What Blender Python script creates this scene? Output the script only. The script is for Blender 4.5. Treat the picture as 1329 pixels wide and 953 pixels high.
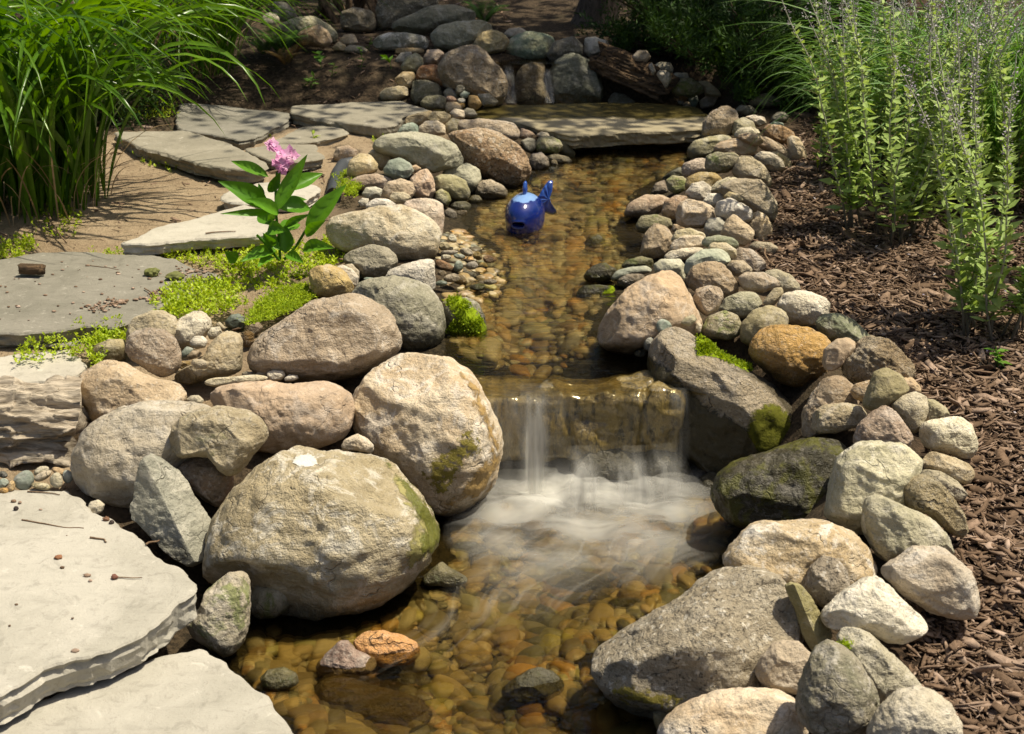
import bpy, bmesh, math, random
import numpy as np
from mathutils import Vector

for o in list(bpy.data.objects):
    bpy.data.objects.remove(o)
S = bpy.context.scene
COL = S.collection
RNG = np.random.default_rng(7)
random.seed(7)

# ------------------------------------------------------------------ camera, light, exposure
CAM = np.array([0.0, 0.0, 1.5]); PITCH = math.radians(22.0); FPX = 1826.0
cam_d = bpy.data.cameras.new('camera'); cam = bpy.data.objects.new('camera', cam_d); COL.objects.link(cam)
cam.location = CAM; cam.rotation_euler = (math.pi/2 - PITCH, 0, 0)
cam_d.sensor_width = 36.0; cam_d.lens = FPX/1329*36; cam_d.clip_start = 0.05; cam_d.clip_end = 400
cam_d.dof.use_dof = True; cam_d.dof.focus_distance = 3.9; cam_d.dof.aperture_fstop = 8.0
S.camera = cam
SUN = Vector((0.40, 0.03, 0.91)).normalized()
W = bpy.data.worlds.new('World'); S.world = W; W.use_nodes = True
wn = W.node_tree
sky = wn.nodes.new('ShaderNodeTexSky'); sky.sky_type = 'NISHITA'; sky.sun_disc = False
sky.dust_density = 4.0; sky.ozone_density = 0.6; sky.sun_elevation = math.asin(SUN.z); sky.sun_rotation = math.atan2(SUN.x, SUN.y)
bg = wn.nodes['Background']; bg.inputs[1].default_value = 0.070
wn.links.new(sky.outputs[0], bg.inputs[0])
sl = bpy.data.lights.new('sun', 'SUN'); so = bpy.data.objects.new('sun', sl); COL.objects.link(so)
sl.energy = 4.7; sl.angle = math.radians(0.5); sl.color = (1.0, 0.91, 0.73)
so.rotation_euler = (-SUN).to_track_quat('-Z', 'Y').to_euler(); so.location = (3, 2, 6)
S.view_settings.view_transform = 'Standard'; S.view_settings.look = 'None'
S.view_settings.exposure = 0.45; S.view_settings.gamma = 1.0; S.view_settings.use_curve_mapping = False
S.render.engine = 'CYCLES'
S.cycles.use_denoising = True
S.cycles.max_bounces = 10; S.cycles.transparent_max_bounces = 24
S.cycles.diffuse_bounces = 3; S.cycles.glossy_bounces = 3; S.cycles.transmission_bounces = 4
S.cycles.caustics_reflective = False; S.cycles.caustics_refractive = False

# ------------------------------------------------------------------ helpers
FW = np.array([0, math.cos(PITCH), -math.sin(PITCH)]); UP = np.array([0, math.sin(PITCH), math.cos(PITCH)]); RT = np.array([1.0, 0, 0])
def ray(px, py):
    return FW + RT*((px-664.5)/FPX) + UP*((476.5-py)/FPX)
def at(px, py, z):
    r = ray(px, py); return CAM + r*((z-CAM[2])/r[2])
def aty(px, py, y):
    r = ray(px, py); return CAM + r*(y/r[1])
def proj(P):
    q = P - CAM; d = q @ FW
    return np.stack([664.5 + FPX*(q @ RT)/d, 476.5 - FPX*(q @ UP)/d], -1)
def unproj(poly, z):
    return np.array([at(x, y, z)[:2] for x, y in poly])

def _h(ix, iy, iz, s):
    n = (ix.astype(np.int64)*374761393 + iy.astype(np.int64)*668265263 + iz.astype(np.int64)*1274126177 + s*974711) & 0xffffffff
    n = ((n ^ (n >> 13))*1274126177) & 0xffffffff
    n = ((n ^ (n >> 16))*2246822519) & 0xffffffff
    return ((n ^ (n >> 15)) & 0xffff)/32767.5 - 1.0
def noise(p, s=0):
    p = np.asarray(p, float); i = np.floor(p).astype(np.int64); f = p - i; f = f*f*f*(f*(f*6-15)+10)
    x, y, z = i[..., 0], i[..., 1], i[..., 2]; fx, fy, fz = f[..., 0], f[..., 1], f[..., 2]
    def L(a, b, t): return a + (b-a)*t
    c = [[[_h(x+a, y+b, z+d, s) for d in (0, 1)] for b in (0, 1)] for a in (0, 1)]
    return L(L(L(c[0][0][0], c[1][0][0], fx), L(c[0][1][0], c[1][1][0], fx), fy),
             L(L(c[0][0][1], c[1][0][1], fx), L(c[0][1][1], c[1][1][1], fx), fy), fz)
def fbm(p, o=4, s=0, g=0.5):
    a, r = 1.0, 0.0
    for k in range(o):
        r = r + a*noise(np.asarray(p)*2.0**k, s+k*17); a *= g
    return r
def sstep(a, b, x):
    t = np.clip((x-a)/(b-a), 0, 1); return t*t*(3-2*t)
def inpoly(pts, poly):
    x, y = pts[..., 0], pts[..., 1]; r = np.zeros(x.shape, bool); n = len(poly)
    for i in range(n):
        x1, y1 = poly[i]; x2, y2 = poly[(i+1) % n]
        c = (y1 > y) != (y2 > y)
        r ^= c & (x < (x2-x1)*(y-y1)/(y2-y1+1e-12)+x1)
    return r
def sdist(pts, poly):
    d = np.full(pts.shape[:-1], 1e9); n = len(poly)
    for i in range(n):
        a = np.array(poly[i]); b = np.array(poly[(i+1) % n]); ab = b-a
        t = np.clip(((pts-a) @ ab)/(ab @ ab + 1e-12), 0, 1)
        d = np.minimum(d, np.linalg.norm(pts - a - t[..., None]*ab, axis=-1))
    return np.where(inpoly(pts, poly), -d, d)

def mesh(name, V, F, mat=None, parent=None, loc=None, smooth=True, col=None, uv=None):
    me = bpy.data.meshes.new(name); V = np.asarray(V, np.float32)
    if isinstance(F, np.ndarray):
        n, k = F.shape
        me.vertices.add(len(V)); me.vertices.foreach_set('co', V.ravel())
        me.loops.add(n*k); me.loops.foreach_set('vertex_index', F.astype(np.int32).ravel())
        me.polygons.add(n); me.polygons.foreach_set('loop_start', np.arange(0, n*k, k, dtype=np.int32))
        me.update(calc_edges=True); me.validate()
    else:
        me.from_pydata(V.tolist(), [], F); me.update()
    if smooth: me.polygons.foreach_set('use_smooth', np.ones(len(me.polygons), bool))
    if col is not None:
        for k, v in col.items():
            a = me.attributes.new(k, 'FLOAT_COLOR' if np.ndim(v) == 2 else 'FLOAT', 'POINT')
            if np.ndim(v) == 2: a.data.foreach_set('color', np.concatenate([v, np.ones((len(v), 1))], 1).astype(np.float32).ravel())
            else: a.data.foreach_set('value', np.asarray(v, np.float32))
    if mat: me.materials.append(mat)
    o = bpy.data.objects.new(name, me); COL.objects.link(o)
    if parent is not None: o.parent = parent
    if loc is not None: o.location = loc
    return o
def tag(o, label=None, cat=None, group=None, kind=None):
    if label: o['label'] = label
    if cat: o['category'] = cat
    if group: o['group'] = group
    if kind: o['kind'] = kind
    return o
def empty(name, loc, label, cat, group=None):
    o = bpy.data.objects.new(name, None); COL.objects.link(o); o.location = loc; o.empty_display_size = 0.05
    return tag(o, label, cat, group)

class Geo:
    def __init__(s): s.V = []; s.F = []; s.C = []; s.n = 0
    def add(s, V, F, c=None):
        V = np.asarray(V, float); F = np.asarray(F, int)
        s.V.append(V); s.F.append(F + s.n); s.n += len(V)
        if c is not None: s.C.append(np.broadcast_to(c, (len(V),)) if np.ndim(c) < 1 else c)
    def out(s, name, mat, parent=None, loc=None, smooth=True, attr='tint'):
        V = np.concatenate(s.V); F = np.concatenate(s.F)
        if loc is not None: V = V - np.asarray(loc)
        elif parent is not None: V = V - np.asarray(parent.location)
        col = {attr: np.concatenate(s.C)} if s.C else None
        return mesh(name, V, F, mat, parent, loc if parent is None else None, smooth, col)

# ------------------------------------------------------------------ node helpers
def newmat(name):
    m = bpy.data.materials.new(name); m.use_nodes = True; nt = m.node_tree
    for n in list(nt.nodes): nt.nodes.remove(n)
    return m, nt, nt.nodes.new('ShaderNodeOutputMaterial')
class NB:
    def __init__(s, nt): s.nt = nt
    def put(s, n, i, v):
        if v is None: return
        if isinstance(v, bpy.types.NodeSocket): s.nt.links.new(v, n.inputs[i])
        elif isinstance(v, (tuple, list)) and len(v) == 3 and n.inputs[i].type == 'RGBA': n.inputs[i].default_value = (*v, 1)
        else: n.inputs[i].default_value = v
    def noise(s, vec, scale, detail=4, rough=0.55, dist=0.0):
        n = s.nt.nodes.new('ShaderNodeTexNoise')
        s.put(n, 'Vector', vec); s.put(n, 'Scale', scale); s.put(n, 'Detail', detail); s.put(n, 'Roughness', rough); s.put(n, 'Distortion', dist)
        return n.outputs[0]
    def nv(s, vec, scale):
        n = s.nt.nodes.new('ShaderNodeTexNoise'); s.put(n, 'Vector', vec); s.put(n, 'Scale', scale); s.put(n, 'Detail', 3); return n.outputs[1]
    def vor(s, vec, scale, feature='F1', rnd=1.0):
        n = s.nt.nodes.new('ShaderNodeTexVoronoi'); n.feature = feature
        s.put(n, 'Vector', vec); s.put(n, 'Scale', scale); s.put(n, 'Randomness', rnd); return n
    def ramp(s, v, a, b, lo=0.0, hi=1.0):
        n = s.nt.nodes.new('ShaderNodeMapRange'); n.interpolation_type = 'SMOOTHSTEP'
        s.put(n, 0, v); s.put(n, 1, a); s.put(n, 2, b); s.put(n, 3, lo); s.put(n, 4, hi); return n.outputs[0]
    def lin(s, v, a, b, lo=0.0, hi=1.0):
        n = s.nt.nodes.new('ShaderNodeMapRange'); s.put(n, 0, v); s.put(n, 1, a); s.put(n, 2, b); s.put(n, 3, lo); s.put(n, 4, hi); return n.outputs[0]
    def math(s, op, a, b=None, c=None):
        n = s.nt.nodes.new('ShaderNodeMath'); n.operation = op; s.put(n, 0, a); s.put(n, 1, b); s.put(n, 2, c); return n.outputs[0]
    def vmath(s, op, a, b=None):
        n = s.nt.nodes.new('ShaderNodeVectorMath'); n.operation = op; s.put(n, 0, a); s.put(n, 1, b); return n.outputs[0]
    def mix(s, f, a, b, mode='MIX'):
        n = s.nt.nodes.new('ShaderNodeMix'); n.data_type = 'RGBA'; n.blend_type = mode; n.clamp_factor = True
        s.put(n, 0, f); s.put(n, 6, a); s.put(n, 7, b); return n.outputs[2]
    def hsv(s, c, h=0.5, sat=1.0, v=1.0):
        n = s.nt.nodes.new('ShaderNodeHueSaturation'); s.put(n, 'Hue', h); s.put(n, 'Saturation', sat); s.put(n, 'Value', v); s.put(n, 'Color', c); return n.outputs[0]
    def cr(s, v, stops):
        n = s.nt.nodes.new('ShaderNodeValToRGB'); e = n.color_ramp.elements
        e[0].position = stops[0][0]; e[0].color = (*stops[0][1], 1); e[1].position = stops[-1][0]; e[1].color = (*stops[-1][1], 1)
        for p, c in stops[1:-1]:
            q = e.new(p); q.color = (*c, 1)
        s.put(n, 0, v); return n.outputs[0]
    def bump(s, h, strength=0.5, dist=0.01, normal=None):
        n = s.nt.nodes.new('ShaderNodeBump'); s.put(n, 'Height', h); s.put(n, 'Strength', strength); s.put(n, 'Distance', dist); s.put(n, 'Normal', normal); return n.outputs[0]
    def obj(s): return s.nt.nodes.new('ShaderNodeTexCoord').outputs['Object']
    def rnd(s): return s.nt.nodes.new('ShaderNodeObjectInfo').outputs['Random']
    def attr(s, name):
        n = s.nt.nodes.new('ShaderNodeAttribute'); n.attribute_name = name; return n
    def pos(s): return s.nt.nodes.new('ShaderNodeNewGeometry').outputs['Position']
    def xyz(s, v):
        n = s.nt.nodes.new('ShaderNodeSeparateXYZ'); s.put(n, 0, v); return n.outputs
    def scale(s, v, sc):
        n = s.nt.nodes.new('ShaderNodeMapping'); s.put(n, 'Vector', v); n.inputs['Scale'].default_value = sc; return n.outputs[0]
    def bsdf(s, **k):
        n = s.nt.nodes.new('ShaderNodeBsdfPrincipled')
        for a, v in k.items(): s.put(n, a.replace('_', ' '), v)
        return n.outputs[0]
    def out(s, sh): s.nt.links.new(sh, [n for n in s.nt.nodes if n.type == 'OUTPUT_MATERIAL'][0].inputs[0])

def rockmat(name, c1, c2, speck=0.35, bump=0.6, pale=0.25, moss=0.0, wet=0.0, tide=1.0, grain=1.0, stain=0.35, mossc=(0.09, 0.12, 0.015)):
    m, nt, _ = newmat(name); b = NB(nt)
    r = b.rnd(); off = nt.nodes.new('ShaderNodeCombineXYZ')
    b.put(off, 0, b.math('MULTIPLY', r, 37.0)); b.put(off, 1, b.math('MULTIPLY', r, 91.0)); b.put(off, 2, b.math('MULTIPLY', r, 13.0))
    v = b.vmath('ADD', b.obj(), off.outputs[0])
    big = b.noise(v, 7.0, 6, 0.62, 0.6); med = b.noise(v, 28.0, 6, 0.65, 0.3); fine = b.noise(v, 150.0*grain, 3, 0.7); fin2 = b.noise(v, 95.0*grain, 2, 0.6)
    base = b.mix(b.ramp(big, 0.38, 0.64), c1, c2)
    base = b.mix(b.math('MULTIPLY', b.ramp(med, 0.52, 0.72), stain), base, b.hsv(base, 0.5, 1.05, 0.5))
    # mineral banding at a slant that differs from stone kind to stone kind
    sd_ = sum(ord(q) for q in name); mp_ = nt.nodes.new('ShaderNodeMapping'); b.put(mp_, 'Vector', v)
    mp_.inputs['Rotation'].default_value = (sd_*.37 % 3, sd_*.61 % 3, sd_*.83 % 3); mp_.inputs['Scale'].default_value = (3, 5, 34)
    bn = b.noise(mp_.outputs[0], 1.0, 5, .62, .7)
    base = b.mix(b.math('MULTIPLY', b.ramp(bn, .50, .66), .38), base, b.hsv(base, .5, 1.1, .58)); base = b.mix(b.math('MULTIPLY', b.ramp(bn, .32, .44, 1, 0), .30), base, b.hsv(base, .5, .8, 1.35))
    # hairline cracks
    cv = b.vor(b.vmath('ADD', v, b.scale(b.nv(v, 9.0), (.30, .30, .30))), 4.5, 'DISTANCE_TO_EDGE').outputs[0]
    crk = b.math('MULTIPLY', b.ramp(cv, .003, .016, 1, 0), b.ramp(b.noise(v, 8, 2), .53, .64))
    base = b.mix(b.math('MULTIPLY', crk, .40), base, (.06, .05, .035))
    # pale mineral / lichen blotches
    pl = b.noise(v, 11.0, 7, 0.72, 1.2)
    base = b.mix(b.math('MULTIPLY', b.ramp(pl, 0.50, 0.63), pale), base, (0.70, 0.65, 0.56))
    base = b.mix(b.math('MULTIPLY', b.ramp(fine, 0.55, 0.66), speck), base, (0.04, 0.033, 0.024))
    base = b.mix(b.math('MULTIPLY', b.ramp(fin2, 0.57, 0.68), speck*0.8), base, (0.66, 0.60, 0.50))
    base = b.hsv(base, b.lin(b.math('FRACT', b.math('MULTIPLY', r, 7.3)), 0, 1, 0.492, 0.51), b.lin(b.math('FRACT', b.math('MULTIPLY', r, 3.7)), 0, 1, 0.8, 1.15), b.lin(r, 0, 1, 0.88, 1.12))
    p = b.xyz(b.pos())
    if moss > 0:
        mn = b.noise(v, 16.0, 6, 0.7, 0.5)
        base = b.mix(b.math('MULTIPLY', b.ramp(mn, 0.62-0.30*moss, 0.74-0.30*moss), min(1, moss+0.25)), base, b.mix(fine, mossc, tuple(1.9*q for q in mossc)))
    # tide band: dark and wet up to a little above the water of the pool the stone stands in
    wl = b.lin(p[1], 3.46, 3.56, -0.27, 0.0)
    hgt = b.math('SUBTRACT', b.math('SUBTRACT', p[2], wl), b.math('MULTIPLY', b.math('SUBTRACT', med, 0.4), 0.07))
    inr = b.math('LESS_THAN', p[1], 6.6)
    wetf = b.math('MULTIPLY', b.ramp(hgt, 0.012, 0.075, tide, 0.0), inr)
    wetf = b.math('MAXIMUM', wetf, wet)
    wc = b.mix(0.55, b.hsv(base, 0.5, 1.25, 0.28), (0.028, 0.026, 0.010))
    col = b.mix(b.math('MULTIPLY', wetf, 0.85), base, wc)
    rough = b.lin(wetf, 0, 1, 0.88, 0.30)
    h = b.math('ADD', b.math('MULTIPLY', med, 1.0), b.math('MULTIPLY', fine, 0.22))
    h = b.math('ADD', h, b.math('MULTIPLY', b.noise(v, 60, 5, 0.7), 0.6))
    h = b.math('SUBTRACT', b.math('ADD', h, b.math('MULTIPLY', bn, .5)), b.math('MULTIPLY', crk, .5)); n = b.bump(h, bump, 0.028)
    b.out(b.bsdf(Base_Color=col, Roughness=rough, Normal=n, Specular_IOR_Level=0.35))
    return m

R = {}
def K(name, c1, c2, **k): R[name] = (c1, c2, k)
K('tan', (.38, .29, .18), (.46, .38, .27)); K('beige', (.48, .40, .29), (.42, .34, .23), speck=.25)
K('tanspeck', (.36, .27, .18), (.45, .37, .28), speck=.6, bump=.8); K('gtan', (.36, .31, .23), (.44, .39, .30), speck=.4)
K('tanolive', (.34, .27, .17), (.42, .35, .23), moss=.12); K('orangetan', (.46, .33, .19), (.40, .30, .19), speck=.15, bump=.4)
K('pale', (.55, .50, .41), (.45, .40, .31)); K('palewarm', (.58, .51, .41), (.46, .37, .26), speck=.35, pale=.55)
K('palespeck', (.48, .44, .35), (.38, .34, .26), speck=.6); K('cream', (.57, .48, .36), (.48, .39, .27), speck=.25, pale=.4)
K('white', (.66, .61, .53), (.50, .46, .38), speck=.35, pale=.6); K('bigtan', (.38, .32, .24), (.47, .41, .33), speck=.2, pale=.75, stain=.25, bump=.9)
K('pink', (.45, .34, .25), (.50, .41, .31)); K('beigepink', (.50, .38, .28), (.46, .36, .26), speck=.2)
K('pinkbrown', (.36, .26, .17), (.44, .34, .24)); K('tanpink', (.45, .36, .26), (.40, .31, .21), pale=.4, bump=.8)
K('darkpink', (.20, .12, .10), (.40, .30, .26)); K('pinkgran', (.36, .25, .18), (.42, .32, .24), speck=.8, grain=.6, bump=1.0)
K('granite', (.30, .25, .19), (.38, .33, .27), speck=.85, grain=.7, bump=.9, pale=.15); K('tangran', (.42, .33, .19), (.34, .26, .15), speck=.6, grain=.6, bump=.9)
K('quartz', (.44, .33, .19), (.50, .41, .29), speck=.45, pale=.8, grain=.7); K('greygreen', (.26, .25, .18), (.33, .31, .23))
K('greenpale', (.37, .36, .28), (.44, .42, .33), speck=.2, bump=.4); K('greenwhite', (.41, .38, .28), (.49, .45, .35), pale=.45, moss=.05)
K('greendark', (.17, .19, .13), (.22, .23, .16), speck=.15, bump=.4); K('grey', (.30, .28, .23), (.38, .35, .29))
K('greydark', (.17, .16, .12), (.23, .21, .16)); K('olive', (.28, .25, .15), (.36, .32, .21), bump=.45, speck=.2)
K('olivedark', (.20, .20, .12), (.32, .29, .20), speck=.5, pale=.35, moss=.12); K('olivemoss', (.26, .24, .13), (.33, .29, .18), moss=.4)
K('ochre', (.46, .33, .15), (.40, .28, .13), speck=.2); K('ochregrey', (.38, .32, .20), (.44, .37, .25), speck=.2)
K('brown', (.33, .24, .16), (.39, .30, .21), bump=.3, speck=.1); K('redbrown', (.30, .16, .11), (.36, .22, .15))
K('rust', (.32, .19, .09), (.25, .19, .12), moss=.1); K('orange', (.55, .32, .11), (.46, .25, .08), speck=.35, bump=1.0, pale=.12)
K('orangebrown', (.36, .22, .11), (.30, .18, .09), speck=.5); K('blue', (.20, .25, .22), (.27, .31, .27), speck=.1, bump=.3)
K('bluepale', (.36, .39, .33), (.42, .43, .36), speck=.1, bump=.4); K('slate', (.25, .25, .23), (.33, .325, .30), pale=.3, speck=.15)
K('tealgrey', (.20, .25, .20), (.30, .30, .22), pale=.25); K('spotgrey', (.20, .20, .16), (.34, .33, .28), pale=.9)
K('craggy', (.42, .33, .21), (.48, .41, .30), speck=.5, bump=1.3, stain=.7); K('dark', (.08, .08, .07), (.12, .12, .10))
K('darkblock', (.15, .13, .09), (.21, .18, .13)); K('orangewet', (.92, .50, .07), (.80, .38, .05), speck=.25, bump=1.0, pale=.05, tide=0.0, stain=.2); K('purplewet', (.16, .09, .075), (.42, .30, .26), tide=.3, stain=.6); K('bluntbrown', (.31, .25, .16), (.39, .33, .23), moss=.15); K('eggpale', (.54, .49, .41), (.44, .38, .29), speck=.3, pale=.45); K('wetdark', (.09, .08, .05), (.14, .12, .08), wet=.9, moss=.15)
K('wettan', (.36, .30, .18), (.22, .17, .09), wet=.35, moss=.15, bump=1.2); K('wetteal', (.16, .17, .12), (.24, .25, .19), wet=.5)
K('wetgrey', (.16, .14, .08), (.34, .32, .25), wet=.2, moss=.2); K('mossdark', (.05, .045, .02), (.085, .07, .03), moss=.5, wet=.75, mossc=(.13, .13, .012))
K('mossgrey', (.34, .30, .21), (.42, .38, .29), moss=.4); K('submoss', (.24, .17, .07), (.20, .16, .07), moss=.2)
K('subbrown', (.33, .21, .08), (.28, .19, .07), moss=.1); K('falls', (.40, .34, .25), (.50, .44, .36), speck=.5, pale=.35, bump=1.1)
RM = {}
def warm(c): return (c[0]*1.0, c[1]*.97, c[2]*.87)
def rmat(k):
    if k not in RM: RM[k] = rockmat('stone_'+k, warm(R[k][0]), warm(R[k][1]), **R[k][2])
    return RM[k]

# ------------------------------------------------------------------ terrain
UPW = [(600, 512), (590, 455), (580, 440), (585, 405), (612, 388), (640, 378), (648, 350), (640, 322), (612, 300), (610, 270), (640, 258), (668, 240), (700, 225), (745, 205), (765, 190), (700, 150),
       (900, 150), (900, 185), (895, 205), (870, 225), (840, 245), (812, 275), (800, 300), (815, 320), (800, 360), (785, 395), (775, 430), (800, 460), (850, 478), (905, 512)]
LOW = [(630, 612), (652, 640), (600, 668), (575, 690), (575, 720), (540, 765), (480, 792), (400, 800), (330, 800), (300, 845), (345, 905), (430, 1010), (430, 1500), (1000, 1500), (1000, 1000), (880, 930), (790, 885), (765, 855), (830, 800), (930, 740), (960, 690), (940, 650), (915, 612)]
UPP = unproj(UPW, 0.0); LOP = unproj(LOW, -0.27)
BY = [0, 1.5, 2.3, 2.9, 3.4, 4.0, 5.0, 6.5, 6.85, 7.1, 7.6, 8.5, 10, 16, 60]
BL = [-.5, -.42, -.32, -.19, -.04, .01, .05, .08, .10, .24, .30, .35, .40, .55, 1.2]
BR = [-.3, -.22, -.14, -.04, .02, .05, .08, .10, .11, .22, .28, .35, .40, .55, 1.2]
def ground(x, y):
    x = np.asarray(x, float); y = np.asarray(y, float)
    t = sstep(-0.1, 0.3, x)
    bank = np.interp(y, BY, BL)*(1-t) + np.interp(y, BY, BR)*t
    q = np.stack([x, y], -1)
    du = sdist(q, UPP); dl = sdist(q, LOP)
    hu = np.where(du < 0, -0.015-0.075*sstep(0, .22, -du), -0.015+(bank+0.015)*sstep(0, .30, du))
    hl = np.where(dl < 0, -0.285-0.105*sstep(0, .25, -dl), -0.285+(bank+0.285)*sstep(0, .34, dl))
    return np.minimum(np.where(du < 0.3, hu, bank), np.where(dl < 0.34, hl, bank))
def g1(x, y): return float(ground(np.array([x]), np.array([y]))[0])
MULP = [(1085, 130), (1062, 190), (1012, 262), (1005, 330), (1035, 372), (1120, 430), (1180, 465), (1230, 520), (1262, 560), (1250, 640), (1240, 720), (1262, 790), (1200, 830), (1185, 880), (1235, 953), (1290, 1100)]
ML = np.array([at(x, y, .03)[:2] for x, y in MULP]); ML = ML[np.argsort(ML[:, 1])]
def mulx(y): return np.interp(y, ML[:, 1], ML[:, 0])

gx = np.concatenate([-np.geomspace(60, 3.2, 26)[:-1], np.linspace(-3.2, 3.2, 330), np.geomspace(3.2, 60, 26)[1:]])
gy = np.concatenate([np.linspace(-3, 1.4, 10)[:-1], np.linspace(1.4, 8.0, 330), np.geomspace(8.0, 70, 60)[1:]])
GX, GY = np.meshgrid(gx, gy); GZ = ground(GX, GY)
GP = np.stack([GX, GY, np.zeros_like(GX)], -1)
GZ = GZ + 0.012*fbm(GP*3.0, 3, 5) + 0.004*fbm(GP*14.0, 3, 9)
ny, nx = GX.shape
idx = np.arange(nx*ny).reshape(ny, nx)
GF = np.stack([idx[:-1, :-1], idx[:-1, 1:], idx[1:, 1:], idx[1:, :-1]], -1).reshape(-1, 4)
xy = np.stack([GX, GY], -1).reshape(-1, 2)
inb = np.minimum(sdist(xy, UPP), sdist(xy, LOP))
zmul = sstep(-0.15, 0.1, xy[:, 0]-mulx(xy[:, 1]) + 0.12)
zsoil_shade = np.clip(sstep(6.3, 6.8, xy[:, 1] + 0.25*noise(np.c_[xy*2.3, 0*xy[:, :1]], 3)), 0, 1)
zsoil_shade = np.maximum(zsoil_shade, sstep(.70, .35, inb)); zbed = sstep(0.22, 0.0, inb)  # soil darkened around the water to stand in for shaded stone gaps
zcol = np.stack([zmul, zsoil_shade, zbed], -1)
def ground_mat():
    m, nt, _ = newmat('soil_sand_and_mulch'); b = NB(nt); v = b.obj()
    sc = nt.nodes.new('ShaderNodeSeparateColor'); b.put(sc, 0, b.attr('zone').outputs['Color'])
    n1 = b.noise(v, 5, 6, .65); n2 = b.noise(v, 60, 6, .7); n3 = b.noise(v, 220, 2, .6)
    sand = b.mix(b.ramp(n1, .35, .7), (.38, .29, .185), (.26, .19, .115))
    sand = b.mix(b.ramp(n2, .56, .66), sand, (.12, .075, .04)); sand = b.mix(b.math('MULTIPLY', b.ramp(n3, .6, .7), .5), sand, (.55, .42, .28))
    soil = b.mix(b.ramp(n2, .4, .62), (.035, .025, .015), (.10, .07, .042)); soil = b.mix(b.ramp(n1, .5, .7), soil, (.08, .062, .035))
    mul = b.mix(b.ramp(n2, .4, .65), (.03, .019, .012), (.10, .06, .038))
    bed = b.mix(b.ramp(n2, .4, .6), (.016, .013, .006), (.05, .038, .018))
    c = b.mix(sc.outputs[1], sand, soil); c = b.mix(sc.outputs[0], c, mul); c = b.mix(sc.outputs[2], c, bed)
    h = b.math('ADD', b.math('MULTIPLY', n2, 1.0), b.math('MULTIPLY', n3, .25))
    b.out(b.bsdf(Base_Color=c, Roughness=.95, Normal=b.bump(h, .9, .02), Specular_IOR_Level=.2)); return m
tag(mesh('ground', np.stack([GX, GY, GZ], -1).reshape(-1, 3), GF, ground_mat(), col={'zone': zcol}), kind='structure')

# ------------------------------------------------------------------ water
def water_mat(name, tint, fy, fx, bs=0.16, rmix=.45, gs=.28):
    m, nt, _ = newmat(name); b = NB(nt); v = b.obj()
    w1 = b.noise(b.scale(v, (fx, fy, 1)), 1.0, 3, .55, .4); w2 = b.noise(b.scale(v, (fx*2.7, fy*2.7, 1)), 1.0, 2, .5, .3)
    n = b.bump(b.math('ADD', w1, b.math('MULTIPLY', w2, .35)), bs, .02)
    ng = b.bump(b.math('ADD', w1, b.math('MULTIPLY', w2, .6)), gs, .05)
    fr = nt.nodes.new('ShaderNodeFresnel'); fr.inputs[0].default_value = 1.33; b.put(fr, 1, ng)
    tp = nt.nodes.new('ShaderNodeBsdfTransparent'); tp.inputs[0].default_value = (*tint, 1)
    rf = nt.nodes.new('ShaderNodeBsdfRefraction'); rf.inputs['Color'].default_value = (*tint, 1); rf.inputs['IOR'].default_value = 1.25; rf.inputs['Roughness'].default_value = .05; b.put(rf, 'Normal', n)
    tr = nt.nodes.new('ShaderNodeMixShader'); tr.inputs[0].default_value = rmix; nt.links.new(tp.outputs[0], tr.inputs[1]); nt.links.new(rf.outputs[0], tr.inputs[2])
    gl = nt.nodes.new('ShaderNodeBsdfGlossy'); gl.inputs['Roughness'].default_value = .10; gl.inputs[0].default_value = (.95, .95, .9, 1); b.put(gl, 'Normal', ng)
    mx = nt.nodes.new('ShaderNodeMixShader'); b.put(mx, 0, b.math('MULTIPLY', fr.outputs[0], .9))
    nt.links.new(tr.outputs[0], mx.inputs[1]); nt.links.new(gl.outputs[0], mx.inputs[2])
    b.out(mx.outputs[0]); return m
def sheet(name, poly, z, mat, amp=.003, res=.02, flow=(1, 1), ymin=-9):
    p = np.array(poly); x0, y0 = p.min(0)-.0; x1, y1 = p.max(0)
    xs = np.arange(x0, x1+res, res); ys = np.arange(y0, y1+res, res); X, Y = np.meshgrid(xs, ys)
    d = sdist(np.stack([X, Y], -1), poly); keep = (d < .12) & (Y > ymin)
    Z = z + amp*fbm(np.stack([X*flow[0], Y*flow[1], 0*X], -1), 3, 21)
    i = np.arange(X.size).reshape(X.shape)
    F = np.stack([i[:-1, :-1], i[:-1, 1:], i[1:, 1:], i[1:, :-1]], -1).reshape(-1, 4)
    F = F[keep.ravel()[F].all(1)]
    V = np.stack([X, Y, Z], -1).reshape(-1, 3); u = np.unique(F); mp = np.zeros(len(V), int); mp[u] = np.arange(len(u))
    return tag(mesh(name, V[u], mp[F], mat), kind='structure')
_left = [tuple(q) for q in UPP[1:14]]; _right = [tuple(q) for q in UPP[16:28]]
UPS = [(-.13, 3.52)] + _left + [(.28, 6.9), (.95, 6.9)] + _right + [(.46, 3.52)]
sheet('stream_water', UPS, 0.0, water_mat('stream_water', (.93, .87, .64), 24, 6, .26), .004, .02, (5, 9), 3.51)
sheet('pool_water', [tuple(q) for q in LOP], -0.27, water_mat('pool_water', (.77, .70, .46), 9, 7, .26, .38, .30), .005, .02, (8, 5))

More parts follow.
